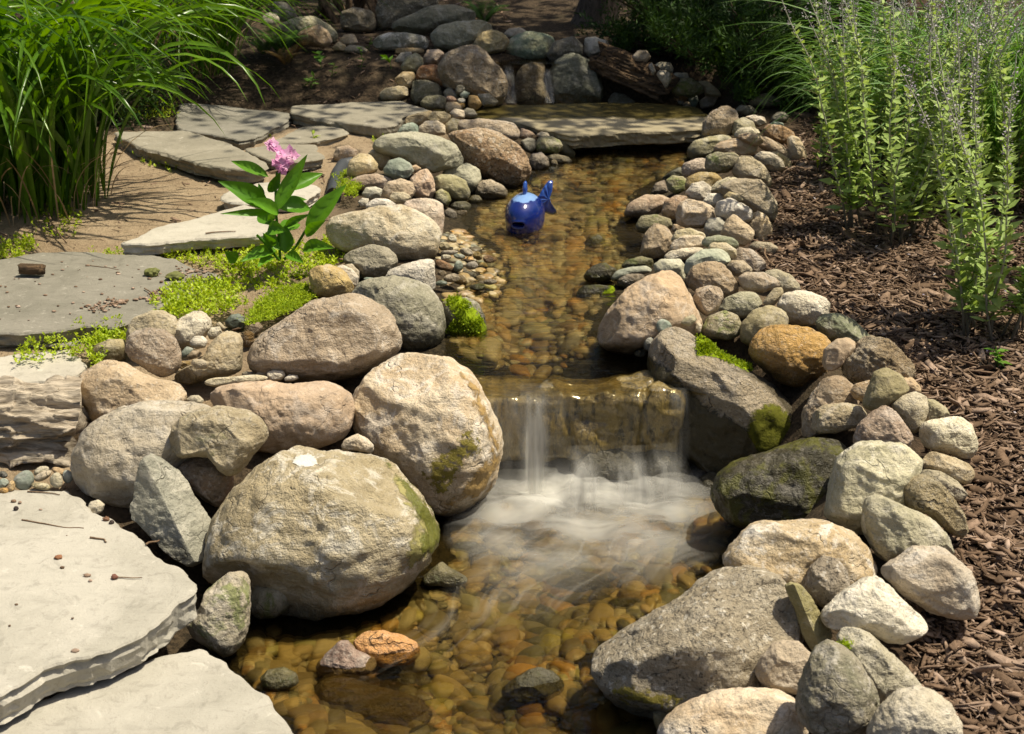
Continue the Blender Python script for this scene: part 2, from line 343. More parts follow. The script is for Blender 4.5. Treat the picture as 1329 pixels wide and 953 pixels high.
# ------------------------------------------------------------------ rocks
_ico = {}
def ico(k):
    if k not in _ico:
        bm = bmesh.new(); bmesh.ops.create_icosphere(bm, subdivisions=k, radius=1.0)
        bm.verts.ensure_lookup_table()
        V = np.array([v.co[:] for v in bm.verts]); F = np.array([[v.index for v in f.verts] for f in bm.faces]); bm.free()
        _ico[k] = (V/np.linalg.norm(V, axis=1)[:, None], F)
    return _ico[k]
def radial(P, n=360):
    """outline polygon (relative to its own centre) -> radius as a function of angle"""
    out = np.zeros(n)
    for k in range(n):
        a = 2*math.pi*k/n; d = np.array([math.cos(a), math.sin(a)])
        best = 0
        for i in range(len(P)):
            p = P[i]; q = P[(i+1) % len(P)] - p
            den = d[0]*q[1]-d[1]*q[0]
            if abs(den) < 1e-12: continue
            t = (p[0]*q[1]-p[1]*q[0])/den; u = (p[0]*d[1]-p[1]*d[0])/den
            if t > 0 and -1e-9 <= u <= 1+1e-9: best = max(best, t)
        out[k] = best
    return out
def centroid(P):
    x, y = P[:, 0], P[:, 1]; x2, y2 = np.roll(x, -1), np.roll(y, -1); c = x*y2-x2*y; A = c.sum()/2
    return np.array([((x+x2)*c).sum()/(6*A), ((y+y2)*c).sum()/(6*A)])
PLACED = []
def make_rock(kind, ckey, label, opt, poly, seed):
    P = np.array(poly, float); c = centroid(P); Q = (P-c)*[1, -1]
    umax = np.abs(Q[:, 0]).max(); vmax = np.abs(Q[:, 1]).max()
    if opt.get('e'): r = None
    r = radial(Q)
    sharp = opt.get('s', 0)
    sg = 2.0 if sharp else 5.0
    k = np.exp(-0.5*(np.arange(-18, 19)/sg)**2); k /= k.sum()
    r = np.convolve(np.r_[r[-18:], r, r[:18]], k, 'valid')
    area = 0.5*np.mean(r**2)*2*math.pi; rm = math.sqrt(area/math.pi)
    mn = min(umax, vmax)
    D = opt.get('d', 0.85)*min(rm, 1.25*mn)
    # distance along the view ray so that the stone sits on the ground (or on the stones below it)
    rr = ray(*c); s = 3.0
    for _ in range(60):
        p = CAM + rr*s; Rv = math.hypot(vmax*math.cos(PITCH), D*math.sin(PITCH))*s/FPX
        zt = g1(p[0], p[1]) + 0.72*Rv + opt.get('z', 0.0)
        s = 0.6*s + 0.4*((zt-CAM[2])/rr[2])
    pos = CAM + rr*s; m = s/FPX
    size = max(umax, vmax)*2
    V, F = ico(6 if size > 70 else 5 if size > 28 else 4)
    a = np.arctan2(V[:, 1], V[:, 0]) % (2*math.pi); ai = a/(2*math.pi)*360
    ra = np.interp(ai, np.arange(361), np.r_[r, r[0]])
    rho = np.hypot(V[:, 0], V[:, 1]); dz = V[:, 2]
    e = 2.35 if not sharp else 3.0
    nn = (rho**e + np.abs(dz)**e)**(1/e)
    rho2, dz2 = rho/nn, dz/nn
    L = np.stack([np.cos(a)*ra*rho2, np.sin(a)*ra*rho2, dz2*D], -1)/rm    # normalised size ~1
    g = np.random.default_rng(seed)
    nf = opt.get('f', 3)
    Dn = D/rm
    def cut(n, d, soft=0.04):
        nonlocal L
        n = np.asarray(n, float)/np.linalg.norm(n); q = L @ n - d
        h = np.maximum(q, 0); h = np.where(q > 0, q*sstep(0, soft*2, q), 0)
        L = L - h[:, None]*n
    if nf < 0:
        pts = {-1: ((765, 355), (1015, 860), 0.30, 0.95, 0.62), -2: ((135, 190), (262, 500), 0.9, 0.35, 0.5)}[int(nf)]
        A = (np.array(opt['conv'](*pts[0]))-c)*[1, -1]/rm; B = (np.array(opt['conv'](*pts[1]))-c)*[1, -1]/rm
        rd = (B-A)/np.linalg.norm(B-A); perp = np.array([-rd[1], rd[0]])
        if perp[0] < 0: perp = -perp
        w0 = pts[4]*Dn; pr = np.r_[A, w0]
        n1 = np.r_[-perp*pts[2], 1.0]; n1 /= np.linalg.norm(n1); n2 = np.r_[perp*pts[3], .6]; n2 /= np.linalg.norm(n2)
        cut(n1, n1 @ pr, .01); cut(n2, n2 @ pr, .01)
    else:
        for q in range(int(nf)):
            n = np.array([g.normal()*.5+.18, g.normal()*.6+.15, abs(g.normal())+.4]); n /= np.linalg.norm(n)
            sup = (L @ n).max(); cut(n, sup*g.uniform(.80, .95), .06)
        if kind in ('rock', 'boulder', 'cobble') and size > 34:
            for q in range(int(g.integers(3, 8))):
                n = np.array([g.normal()*.8, g.normal()*.8+.1, abs(g.normal())*.8+.15]); n /= np.linalg.norm(n); cut(n, (L @ n).max()*g.uniform(.90, .965), .010)
    if opt.get('c'):
        for n, k_ in (((-.42, -.40, .82), .66), ((.15, .75, .6), .8)):
            n = np.array(n)/np.linalg.norm(n); cut(n, (L @ n).max()*k_, .03)
    am = opt.get('n', 1.0)*(0.6 if kind == 'pebble' else 1.0)
    N = L/np.maximum(np.linalg.norm(L, axis=1)[:, None], 1e-6); so = g.uniform(0, 50, 3)
    disp = 0.045*noise(L*1.7+so, 1) + 0.022*noise(L*4.2+so, 2)
    if size > 28:
        disp = disp + 0.020*fbm(L*8.0+so, 4, 4, .55) - 0.018*sstep(.0, .06, .06-np.abs(noise(L*2.6+so+9, 6)))*sstep(-.1, .3, noise(L*1.3+so, 8))
    L = L + N*(disp*am)[:, None]
    Lw = L*rm*m
    Vw = Lw[:, :1]*RT + Lw[:, 1:2]*UP + Lw[:, 2:]*(-FW)
    o = mesh(kind, Vw, F, rmat(ckey), None, pos)
    tag(o, label, {'pebble': 'pebble', 'cobble': 'rock', 'rock': 'rock', 'boulder': 'boulder', 'shard': 'stone'}[kind])
    g_ = {'pebble': 'small pebbles among the bank stones'}.get(kind, 'rounded stones edging the stream' if kind != 'shard' else None)
    if g_: o['group'] = g_
    PLACED.append((o, label, Vw+pos, F))
    return o
ROCKS = r'''
@100 380 4.003
boulder|gtan|smooth domed grey boulder behind the round speckled tan one|z=0.04|270,180 300,130 370,95 450,92 510,130 525,200 500,270 400,300 290,290 262,240
boulder|tanspeck|round speckled tan boulder overhanging the pinkish brown boulder|z=0.07|250,290 262,235 300,195 380,178 450,190 505,240 540,310 535,380 500,425 430,440 370,405 290,350
boulder|pale|pale speckled wedge rock between domed grey boulder and tiny pebbles|z=0.03|490,180 540,130 610,95 660,95 695,130 700,180 660,230 600,290 550,310 510,270 490,220
cobble|ochregrey|dull khaki cobble tucked beside the sedum and pale flagstone edge||65,320 100,270 170,240 240,238 262,280 250,340 200,365 110,385 75,360
boulder|pinkbrown|pinkish brown boulder beside the weathered bark log|z=-0.01|5,450 60,400 150,355 220,350 290,390 350,430 430,460 490,455 560,500 575,560 450,640 250,690 80,690 60,610 15,560
rock|tan|tilted triangular flat rock above the long thin shard|z=0.02,f=6|500,435 520,405 600,380 660,330 720,240 780,195 830,195 855,240 855,410 760,440 650,460 570,490 520,475
pebble|blue|oval blue green pebble at the edge of the moss carpet||768,150 800,115 840,108 880,130 885,160 860,190 810,190 775,175
pebble|pink|mauve pink pebble squeezed beside the small orange one||885,195 900,165 945,152 968,180 950,210 920,230 890,215
pebble|orange|small orange pebble against the large split tan boulder||860,240 865,205 890,195 920,210 920,255 895,285 865,285
pebble|white|white and grey marbled pebble on the tilted flat rock|z=0.06|585,255 610,225 655,225 680,250 665,285 620,295 590,280
pebble|pale|speckled cream pebble pair behind the marbled pebble|z=0.06|675,215 695,180 740,175 755,205 720,240 690,245
pebble|ochregrey|tiny tan sliver stone at top of the tilted flat rock|z=0.05|720,165 740,150 775,185 755,200
pebble|blue|tiny slate blue pebble wedged beside the speckled wedge rock|z=0.05|540,310 570,278 605,290 600,320 560,345 540,345
pebble|brown|tiny brown pebble below the slate blue pebble|z=0.05|565,335 600,300 640,300 625,335 590,350
pebble|ochre|flat khaki pebble beside the round speckled tan boulder|z=0.05|512,385 540,355 590,355 590,378 545,398
pebble|tan|flat oval pebble lying on the tilted flat rock|z=0.12|592,370 600,345 650,345 688,365 675,395 620,400
shard|pale|long thin pale stone shard lying across the gap|z=0.07,d=0.7|645,470 660,450 780,438 900,428 1000,430 1015,450 980,462 820,475 680,490
pebble|white|oval cream pebble at right end of the thin shard|z=0.06|985,415 1020,400 1070,405 1085,430 1060,455 1010,460 985,440
pebble|white|small white pebble on top of the orange tan boulder|z=0.06|1075,445 1100,425 1145,428 1153,447 1120,460 1080,460
pebble|pale|pale pebble half hidden behind the oval cream one|z=0.06|925,425 950,400 985,398 990,428 940,435
pebble|gtan|low grey pebble behind the middle of the thin shard|z=0.06|855,418 880,408 920,415 915,430 860,430
pebble|white|smooth white pebble wedged above the large pale boulder|z=0.03|560,560 590,535 630,532 658,555 655,575 600,580
boulder|orangetan|smooth orange tan boulder under the thin shard||650,545 700,500 820,475 1000,462 1200,465 1329,475 1400,510 1445,580 1440,690 1380,760 1250,810 1100,830 950,840 860,750 780,640 690,590
boulder|bluntbrown|blunt tan boulder resting on a rusty brown cobble|z=0.13|485,740 500,690 560,630 650,600 760,590 880,610 950,650 990,720 980,760 920,840 850,930 800,960 740,920 690,850 600,850 530,870 490,820
@0 500 4.003
boulder|eggpale|large pale egg shaped boulder behind the grey angular slab||372,470 385,380 420,260 500,180 620,120 760,88 920,85 1060,95 1105,110 1130,200 1050,350 950,430 880,500 800,580 690,630 600,625 480,580 400,530
cobble|rust|rusty brown cobble below the blunt tan boulder|z=0.02|920,430 950,390 1030,370 1110,370 1170,410 1215,480 1210,550 1170,620 1110,640 1050,590 990,520 940,470
rock|slate|sharp grey angular slab leaning upright beside the flagstone|z=0.03,f=-1,s=1|765,355 800,375 900,440 960,500 1000,580 1050,650 1095,720 1085,900 1000,950 945,920 820,810 700,690 690,640 715,500
pebble|white|lone cream pebble on the flagstone in a boulder's shadow|z=0.05|455,640 470,605 510,595 545,620 530,660 490,685 460,670
pebble|blue|largest grey green pebble under the bark log|z=0.04|E 125 495 48 55 0
pebble|pale|flat pale pebble touching underside of the bark log|z=0.05|E 215 445 42 22 -15
pebble|ochregrey|long buff pebble slanting under the bark log|z=0.05|E 222 472 52 20 -25
pebble|ochre|yellowish flat pebble in front of the bark log|z=0.05|E 305 448 40 18 20
pebble|pale|pale upright oval pebble at the flagstone's back edge|z=0.05|E 293 495 33 40 15
pebble|blue|grey green pebble touching the large pale boulder|z=0.04|E 352 475 25 38 0
pebble|ochregrey|low buff pebble at the flagstone edge under the log|z=0.05|E 215 525 50 20 10
pebble|ochre|narrow tan pebble left of the grey green one|z=0.05|E 60 525 18 30 0
pebble|blue|rounded bluish pebble at the photo's left edge|z=0.05|E 18 510 28 25 0
pebble|orange|orange pebble at left edge beside the flagstone|z=0.05|E 20 548 28 15 0
pebble|dark|dark grey pebble under the left end of the log|z=0.04|E 15 465 25 18 0
@250 560 4.003
boulder|bigtan|biggest tan boulder with a white spot beside the pool|f=2|40,740 90,600 100,480 160,370 220,270 330,180 450,115 580,88 700,90 820,100 940,125 1020,150 1120,260 1220,370 1290,480 1308,560 1280,630 1180,750 1100,830 960,890 800,930 600,945 480,930 400,900 250,840 110,790
@400 380 4.003
boulder|palewarm|large whitish boulder with mossy lower face beside the waterfall|f=2|185,505 260,450 380,370 480,318 540,303 600,318 690,315 760,350 830,400 890,480 950,590 990,700 1005,800 1000,900 960,1000 880,1090 780,1150 700,1160 640,1140 560,1050 480,960 400,900 330,860 280,760 240,690 225,600
cobble|palewarm|small speckled cobble between the two largest left boulders|z=0.12|165,800 190,760 255,730 310,760 345,800 335,835 250,820 190,818
@0 0 1
boulder|tanpink|large split tan boulder with rough ledge above the orange tan one|z=0.02,f=5|318,475 322,455 345,430 370,410 385,400 400,392 432,388 460,382 475,384 500,397 515,418 523,440 515,458 490,475 470,488 440,496 390,495 350,490 325,485
boulder|greygreen|dark grey green boulder above the large whitish one|z=-0.01|455,385 470,365 495,360 530,361 555,370 572,395 578,420 575,440 560,455 535,458 515,455 500,440 475,415
rock|greygreen|small grey rock capped with bright moss at the stream edge||575,400 590,388 605,385 622,392 630,410 632,432 620,441 595,442 580,430
boulder|falls|long sloping boulder on the right of the waterfall|z=0.03,c=1,f=2|842,468 850,440 875,423 895,430 905,445 930,460 965,475 1000,500 1025,525 1040,550 1037,575 1010,592 980,605 950,618 920,615 885,580 868,535 848,500
boulder|mossdark|dark wet algae covered boulder beside the splash pool||915,650 930,615 960,597 1000,585 1050,566 1090,575 1110,610 1100,650 1075,690 1010,690 950,680
rock|wetdark|wet dark rock under the waterfall ledge||738,605 750,580 780,570 815,575 832,595 835,630 780,640 742,630
rock|wetdark|smaller wet rock at the right foot of the waterfall||822,600 840,578 868,574 890,590 900,620 870,635 830,630
cobble|mossdark|dark mossy cobble awash where stream widens past the fish|z=0.01|E 752 259 25 9 0
rock|wetdark|small dark rock in the splash pool below the sloping boulder||903,635 910,618 925,612 938,622 940,640 920,648
@400 160 4.003
boulder|palewarm|broad creamy boulder with a curved groove beside the stream||80,545 120,500 220,460 350,445 480,430 590,460 660,510 690,560 690,620 665,700 600,720 480,730 400,690 300,680 190,680 110,610
boulder|pink|smooth dusty pink block behind the broad creamy boulder|z=0.02|490,420 540,395 640,390 700,420 708,500 700,580 680,620 600,570 520,490
rock|grey|grey oval rock in front of the broad creamy boulder|z=0.02|180,700 230,660 330,632 410,645 460,690 465,730 440,770 380,810 280,808 240,760 200,740
rock|white|white angular block above the dark grey green boulder|z=0.03,f=4|395,775 480,740 600,708 655,705 662,860 620,880 540,850 440,820 400,805
cobble|ochre|ochre cobble beside the pink flowered plant|z=0.02|0,770 40,740 110,730 180,760 235,830 240,870 180,900 100,915 40,905 10,860
cobble|white|thin white stone behind the ochre cobble|z=0.05|135,750 180,735 230,760 265,800 255,850 220,840 180,780
cobble|ochregrey|small olive stone between white stone and grey oval rock|z=0.03|190,735 230,730 265,770 268,810 240,820 210,790
pebble|blue|sliver of bluish pebble under the grey oval rock|z=0.04|E 320 812 32 12 0
boulder|greenpale|long pale green boulder among the upper left bank stones|z=0.05|320,120 360,75 460,50 560,45 680,75 770,110 815,180 810,215 720,240 650,262 580,240 520,205 440,175 340,150
boulder|pinkgran|coarse pink granite boulder touching the upper stream|z=0.01|700,60 800,40 900,30 1000,60 1090,110 1140,170 1155,250 1140,310 1060,335 980,320 900,275 850,240 815,200 780,120
boulder|tanpink|flat pink tan stone behind the pink granite boulder|z=0.03|710,0 760,-15 900,-20 1060,-5 1100,20 1105,90 1000,90 850,60 715,60
cobble|cream|round cream cobble with a dark underside by the liner|z=0.05|200,250 215,195 270,158 330,165 365,215 360,250 300,275 240,285 205,275
cobble|cream|beige cobble between the cream one and the blue green one|z=0.04|305,155 350,130 410,145 445,180 430,225 370,250 350,200
cobble|blue|rounded blue green cobble in the left bank pile|z=0.05|390,240 420,195 470,178 530,205 550,250 520,285 440,295 395,270
pebble|pink|small pink pebble right of the rounded blue green cobble|z=0.07|530,225 560,215 590,235 565,260 540,255
rock|beigepink|upright beige rock right of the pale pink one|z=0.02|530,290 570,250 620,235 650,280 658,350 640,395 560,395 520,340
rock|beigepink|pale pink rounded rock before the blue green cobble|z=0.05|385,350 410,310 480,285 545,310 560,360 520,400 430,400 390,380
cobble|pale|small pale cobble below the pale pink rock|z=0.05|420,385 440,360 500,358 540,385 510,420 440,415
rock|pinkbrown|flat brownish rock under the round cream cobble|z=0.01|200,310 260,275 360,262 440,290 435,325 380,350 290,350 220,335
cobble|greenpale|smooth pale grey cobble under the flat brownish rock|z=0.03|278,370 300,335 350,330 388,345 375,390 310,400
pebble|white|white pebble beside dark moss on the left bank|z=0.02|258,410 280,388 315,392 312,435 275,440
cobble|white|rough white stone peeking over the broad creamy boulder|z=0.02|295,425 350,390 420,395 470,430 430,470 310,460
rock|greenpale|grey green rock right of the long pale green boulder||690,260 750,220 830,210 890,240 900,290 880,350 840,370 790,320 720,290
rock|olive|smooth olive tan rock in front of the grey green rock|z=0.03|650,290 690,262 760,270 820,300 845,360 830,405 770,405 710,380 660,350
cobble|olivemoss|small mossy olive cobble below the smooth olive tan rock|z=0.02|660,360 690,340 730,360 745,400 725,435 690,430 660,405
rock|cream|tan wedge rock half in the stream below pink granite||865,360 890,300 950,290 1010,325 1040,355 1030,390 940,400 880,390
cobble|olivemoss|mossy green cobble at the waterline behind the pink block||733,430 760,408 820,405 850,430 830,460 760,460
cobble|olive|small olive cobble between mossy cobble and tan wedge||830,400 850,375 890,375 905,400 880,430 840,425
cobble|cream|pale pebble touching the pink block at the waterline||705,460 730,440 770,460 775,495 735,505 707,490
pebble|ochre|flat rusty pebble in water near the mossy green cobble||765,465 790,450 828,455 825,482 785,487
rock|pink|pinkish knobbly rock on bare soil by the liner||130,180 150,125 210,115 260,145 245,190 180,212 140,207
pebble|white|spotted pale pebble on the gravelly left beach|z=0.04|E 750 600 23 22 0
pebble|olive|olive pebble on the beach touching the creamy boulder|z=0.03|E 705 640 30 24 0
pebble|gtan|flat grey pebble in the middle of the left beach|z=0.035|E 735 672 45 14 0
pebble|pale|upright pale oval pebble on the left beach|z=0.03|E 822 670 35 22 25
pebble|white|thin white pebble on the left beach|z=0.035|E 715 697 30 14 0
pebble|blue|flat bluish pebble below the upright pale oval|z=0.03|E 785 692 35 13 10
pebble|ochre|buff pebble at the water side of the left beach|z=0.03|E 880 690 25 22 0
pebble|orange|golden pebble farthest out on the left beach|z=0.03|E 940 707 32 22 0
pebble|redbrown|long reddish pebble beside the white angular block||E 710 745 52 28 28
pebble|pale|round cream pebble on the left beach near the water|z=0.03|E 850 740 32 22 0
pebble|blue|slate pebble standing beside the long reddish pebble|z=0.02|E 780 745 25 30 0
pebble|ochre|ochre pebble under the long reddish pebble||E 695 783 25 18 0
pebble|tan|tan pebble beside the ochre one on the beach|z=0.03|E 745 805 45 22 -10
pebble|ochre|warm ochre pebble at the beach's lower end||E 790 815 32 30 0
pebble|gtan|grey pebble at the waterline of the left beach||E 838 788 35 22 10
pebble|mossdark|dark green wet pebble near the moss capped rock|z=0.02|E 880 852 40 20 0
pebble|blue|bluish flat pebble at foot of the white angular block|z=0.03|E 690 832 35 14 0
pebble|cream|pale sliver pebble out in the shallow water|z=0.035|E 945 825 40 14 0
@430 0 4.003
cobble|cream|round pale pink cobble on the pile by the bridge slab|z=0.05|455,660 490,630 550,625 590,655 592,700 520,710 455,695
cobble|blue|green slate cobble left of the round pale pink cobble|z=0.03|335,700 370,650 420,635 450,655 455,700 380,705
cobble|olive|tan rounded cobble right of the round pale pink cobble|z=0.05|590,650 625,615 670,620 690,660 680,700 600,700
rock|tan|low tan rock at the corner of the far flagstone|z=0.02|375,650 390,610 450,590 520,575 540,600 500,645 400,662
cobble|cream|pale cobble heaped at left end of the bridge slab|z=0.04|495,620 530,580 590,580 625,605 600,645 530,645
cobble|cream|small cream cobble on top of the heap by the slab|z=0.05|610,590 640,565 690,575 695,615 640,620
cobble|gtan|grey cobble at the left tip of the bridge slab|z=0.03|680,580 705,560 740,570 762,600 720,612 690,607
cobble|tan|square tan cobble below the dark red pebble|z=0.03|590,560 600,530 650,532 690,555 670,585 600,585
cobble|cream|pale rounded cobble at waterline right of pink granite||1020,840 1040,800 1090,790 1130,825 1130,870 1080,895 1035,885
cobble|greygreen|grey slanted cobble against the bridge slab||980,735 1020,715 1060,725 1062,775 1030,800 1000,775
cobble|olivemoss|mossy brown cobble in front of the bridge slab|z=0.02|1055,755 1080,715 1140,708 1190,730 1205,770 1170,805 1090,805 1060,790
cobble|olive|olive cobble at the dark gap under the bridge slab||1180,725 1230,745 1270,795 1260,825 1210,820 1190,795
cobble|cream|flat pale cobble at the waterline below the slab||1110,810 1160,800 1230,815 1258,842 1200,857 1130,847
pebble|cream|tiny cream pebble beside a black pebble||E 1158 850 20 20 0
pebble|dark|tiny black wet pebble at the far waterline||E 1150 882 25 16 0
pebble|ochre|tiny ochre pebble at foot of pink granite boulder||E 1045 907 16 20 0
pebble|pale|small pale stone on the slab's front left edge|z=0.02|1060,705 1090,685 1130,690 1142,718 1090,725
cobble|pink|salmon pink cobble beside the slab's front edge||975,715 985,665 1030,680 1060,700 1020,730
boulder|tangran|large pyramid shaped tan boulder beside the back waterfall|z=0.02|590,450 545,360 600,280 680,245 750,238 800,270 850,330 900,380 918,440 895,550 800,545 730,510 650,480
cobble|redbrown|reddish cobble at left of the pyramid boulder|z=0.07|437,385 460,345 530,335 600,370 615,410 580,450 500,425 445,412
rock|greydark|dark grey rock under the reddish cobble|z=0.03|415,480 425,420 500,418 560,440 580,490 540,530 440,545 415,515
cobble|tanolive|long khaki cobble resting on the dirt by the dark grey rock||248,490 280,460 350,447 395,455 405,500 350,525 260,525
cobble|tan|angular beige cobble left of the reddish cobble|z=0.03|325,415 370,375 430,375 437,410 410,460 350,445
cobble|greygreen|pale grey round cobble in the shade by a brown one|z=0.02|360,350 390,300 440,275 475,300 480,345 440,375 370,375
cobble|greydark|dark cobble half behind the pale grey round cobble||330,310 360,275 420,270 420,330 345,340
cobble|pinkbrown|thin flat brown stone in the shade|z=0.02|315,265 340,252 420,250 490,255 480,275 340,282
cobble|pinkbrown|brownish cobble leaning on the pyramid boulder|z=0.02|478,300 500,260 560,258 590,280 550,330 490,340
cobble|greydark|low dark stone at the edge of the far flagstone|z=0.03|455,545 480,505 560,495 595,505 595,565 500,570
cobble|gtan|grey stone at the foot of the pyramid boulder|z=0.04|580,480 610,450 650,470 665,510 640,530 595,520
pebble|blue|pale blue pebble leaning at the pyramid boulder|z=0.07|665,495 690,470 720,485 705,510 680,512
pebble|greydark|round grey pebble above the pale blue one|z=0.09|E 670 465 28 24 0
cobble|ochre|square ochre cobble beside the back waterfall|z=0.02|708,545 715,490 760,500 795,530 760,570 725,575
cobble|greydark|grey wedge stone below the pyramid boulder|z=0.06|755,490 820,488 870,530 850,552 790,552
pebble|redbrown|dark red pebble in the heap by the slab|z=0.05|E 622 517 28 18 0
pebble|white|tiny white pebble in the heap by the slab|z=0.05|E 675 525 20 16 0
pebble|orange|tiny orange pebble in the heap by the slab|z=0.05|E 675 550 20 14 0
boulder|greygreen|long flat shaded boulder at the top of the photo|z=0.03|285,150 310,120 420,80 520,30 640,30 740,55 780,100 700,125 560,150 470,180 380,175
boulder|greygreen|flat streaked boulder beneath the topmost long one|z=0.01|508,190 540,145 640,120 760,110 830,120 840,160 780,210 720,250 640,270 540,260
rock|spotgrey|white spotted grey rock above the bare dirt|z=0.02|212,235 225,200 290,172 400,175 490,190 518,220 510,255 400,258 250,262
rock|tanolive|brown wedge rock behind the pyramid boulder||730,240 780,170 850,152 900,180 930,215 900,265 810,290 760,275
cobble|pink|pink stone half hidden behind the brown wedge rock||890,180 920,152 980,145 1020,165 1005,195 930,205
rock|tealgrey|teal grey boulder beside the upper trickle of water||880,260 930,200 1010,170 1100,172 1165,205 1155,280 1100,320 1000,325 930,300
rock|greydark|two toned dark rock right of the teal grey boulder||1120,290 1150,220 1220,200 1270,190 1310,240 1305,290 1220,300 1150,335
rock|wettan|upright craggy tan rock between two strands of falling water|z=0.02|940,545 955,420 965,370 1010,335 1060,320 1110,330 1110,390 1100,420 1130,490 1150,555 1050,575 960,565
@700 0 4.003
boulder|wetteal|dark domed boulder wetted by the back waterfall|z=0.02|45,500 40,400 80,310 150,275 220,280 280,310 310,380 340,500 325,545 200,565 80,555
rock|white|pale blocky rock at the upper end of the hollow log||235,270 235,200 290,192 360,220 362,255 300,290 260,300
rock|greydark|low dark rock inside the shade of the hollow log||340,545 380,482 440,490 515,540 420,560
cobble|tan|round tan cobble sitting on top of the hollow log|z=0.08|475,300 510,262 560,265 582,300 560,328 500,328
cobble|white|pale grey block behind the hollow log||580,350 620,325 680,325 697,355 690,385 600,380
cobble|cream|tan cobble leaning on the right of the hollow log|z=0.24|605,385 630,360 680,380 690,410 660,465 635,425
cobble|gtan|small stone between log and pale grey block|z=0.09|565,340 585,325 605,370 590,395
cobble|pale|low pale stone under the dark shrub||690,405 700,378 770,380 780,415 720,420
rock|olivemoss|mossy brown rock near the dark shrub|z=0.03|670,455 700,415 780,405 840,440 860,485 790,505 700,495
cobble|cream|pale pointed stone right of the mossy brown rock||815,425 870,420 930,470 950,505 860,500 850,455
cobble|tan|low tan stone in front of the pale pointed stone||830,525 870,495 930,505 910,555 840,565
pebble|orange|orange pebble in the small cluster on the slab|z=0.06|E 745 510 24 20 0
pebble|blue|pale blue pebble in the small cluster on the slab|z=0.04|E 800 525 28 32 0
pebble|tan|tan pebble in the small cluster on the slab|z=0.04|E 768 548 24 18 0
pebble|white|white pebble in the small cluster on the slab|z=0.05|E 735 530 18 14 0
pebble|gtan|grey pebble in the small cluster on the slab|z=0.07|E 718 500 16 14 0
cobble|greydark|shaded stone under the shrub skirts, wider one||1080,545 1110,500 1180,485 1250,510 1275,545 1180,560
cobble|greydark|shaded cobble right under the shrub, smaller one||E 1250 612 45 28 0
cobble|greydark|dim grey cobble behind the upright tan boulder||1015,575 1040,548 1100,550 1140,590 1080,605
@780 120 4.003
boulder|tangran|upright tan boulder at the right end of the bridge slab|z=0.05|525,220 530,150 580,95 650,70 700,95 720,140 700,210 640,245 560,245
rock|olive|brown rounded rock right of the upright tan boulder|z=0.02|680,205 690,150 740,130 790,150 805,195 740,230 690,230
cobble|cream|cream cobble behind the brown rounded rock|z=0.02|740,130 790,118 850,130 862,165 820,180 780,165
cobble|pale|pale dome cobble under the brown rounded rock|z=0.06|690,218 720,185 780,178 825,200 825,240 750,245 700,240
rock|orangebrown|orange brown rock with a shiny spot on the outer edge|z=0.02|835,195 860,168 930,170 1000,205 1010,240 960,275 900,260 845,230
rock|cream|upright cream rock at the mulch edge by the grass||965,240 990,222 1030,240 1065,310 1072,355 1020,370 980,345
cobble|blue|small grey green cobble behind the orange brown rock||870,170 900,148 945,160 955,185 900,190
rock|olive|smooth banded olive rock at waterline by the slab||447,300 480,255 560,230 650,222 690,240 660,280 600,320 560,350 480,358 450,345
rock|orangetan|rough orange tan rock above the mossy capped one|z=0.03|575,310 600,265 680,240 780,240 815,280 800,325 740,340 640,330
cobble|pink|pale pink cobble behind the rough orange tan rock|z=0.08|700,225 760,210 830,225 850,260 800,280 730,255
rock|pink|long pale pink rock sloping toward the mulch||800,230 860,235 930,270 990,320 997,370 930,350 850,300 815,275
rock|pale|pale speckled rock at the mulch edge below long pink one|z=0.01|790,330 830,305 890,315 940,350 960,400 900,415 840,390
cobble|ochregrey|thin buff stone between pale speckled rock and mulch||860,300 920,310 980,350 997,400 960,412 930,360
rock|olivemoss|olive rock with mossy lower side on top of the row|z=0.06|538,380 545,330 600,312 690,315 730,345 715,380 660,415 580,422 545,412
boulder|ochregrey|smooth buff boulder beside the mossy sided olive rock|z=0.01|680,415 710,335 770,325 840,380 885,440 888,485 830,510 720,460
rock|pink|pink rock at left of the mossy sided olive rock|z=0.02|415,410 425,370 490,345 545,340 550,410 480,440 430,440
cobble|greenpale|pale green sloping stone at the waterline by the pink rock||310,450 360,410 415,385 425,430 370,450
cobble|olivemoss|round mossy green cobble at the right waterline|z=0.01|335,460 370,432 430,438 455,470 440,520 380,530 350,505
cobble|tanpink|brownish cobble left of the round mossy green one||255,528 280,475 330,455 365,500 362,530 300,538
rock|ochre|tan domed rock in the middle of the right row|z=0.04|430,490 450,440 510,415 590,420 637,450 620,490 540,510 450,525
cobble|white|whitish cobble in front of the tan domed rock|z=0.05|440,520 470,475 530,460 575,490 565,545 520,570 460,555
cobble|pale|pale low stone behind the whitish cobble|z=0.05|550,515 600,465 660,440 720,445 710,505 600,530
boulder|gtan|large grey tan boulder at the mulch edge of the right row|z=0.02|590,500 650,465 740,450 830,450 860,490 910,570 922,635 890,680 800,640 720,580 640,540
cobble|white|small white cobble below the pale low stone|z=0.05|525,568 560,525 620,522 645,555 605,600 550,598
cobble|ochregrey|small buff cobble beside the small white one|z=0.1|635,545 660,515 710,525 745,565 690,575
rock|white|white speckled rock stacked above the triangular one|z=0.07|590,610 605,565 670,550 740,575 790,620 785,665 730,685 650,665 600,645
rock|pink|flat pinkish rock reaching into the stream||110,645 140,580 220,535 340,530 380,560 350,620 310,650 200,660
rock|pinkbrown|rounded brownish pink rock beside the flat pinkish one|z=0.02|313,625 330,565 390,532 450,540 450,600 390,660 340,660
boulder|cream|pale cream boulder in the middle of the right row|z=0.05|388,645 400,580 440,550 530,570 600,610 595,660 530,705 440,705 395,685
cobble|greenpale|grey cobble under the pale cream boulder|z=0.03|532,705 560,655 620,648 665,695 640,750 550,752
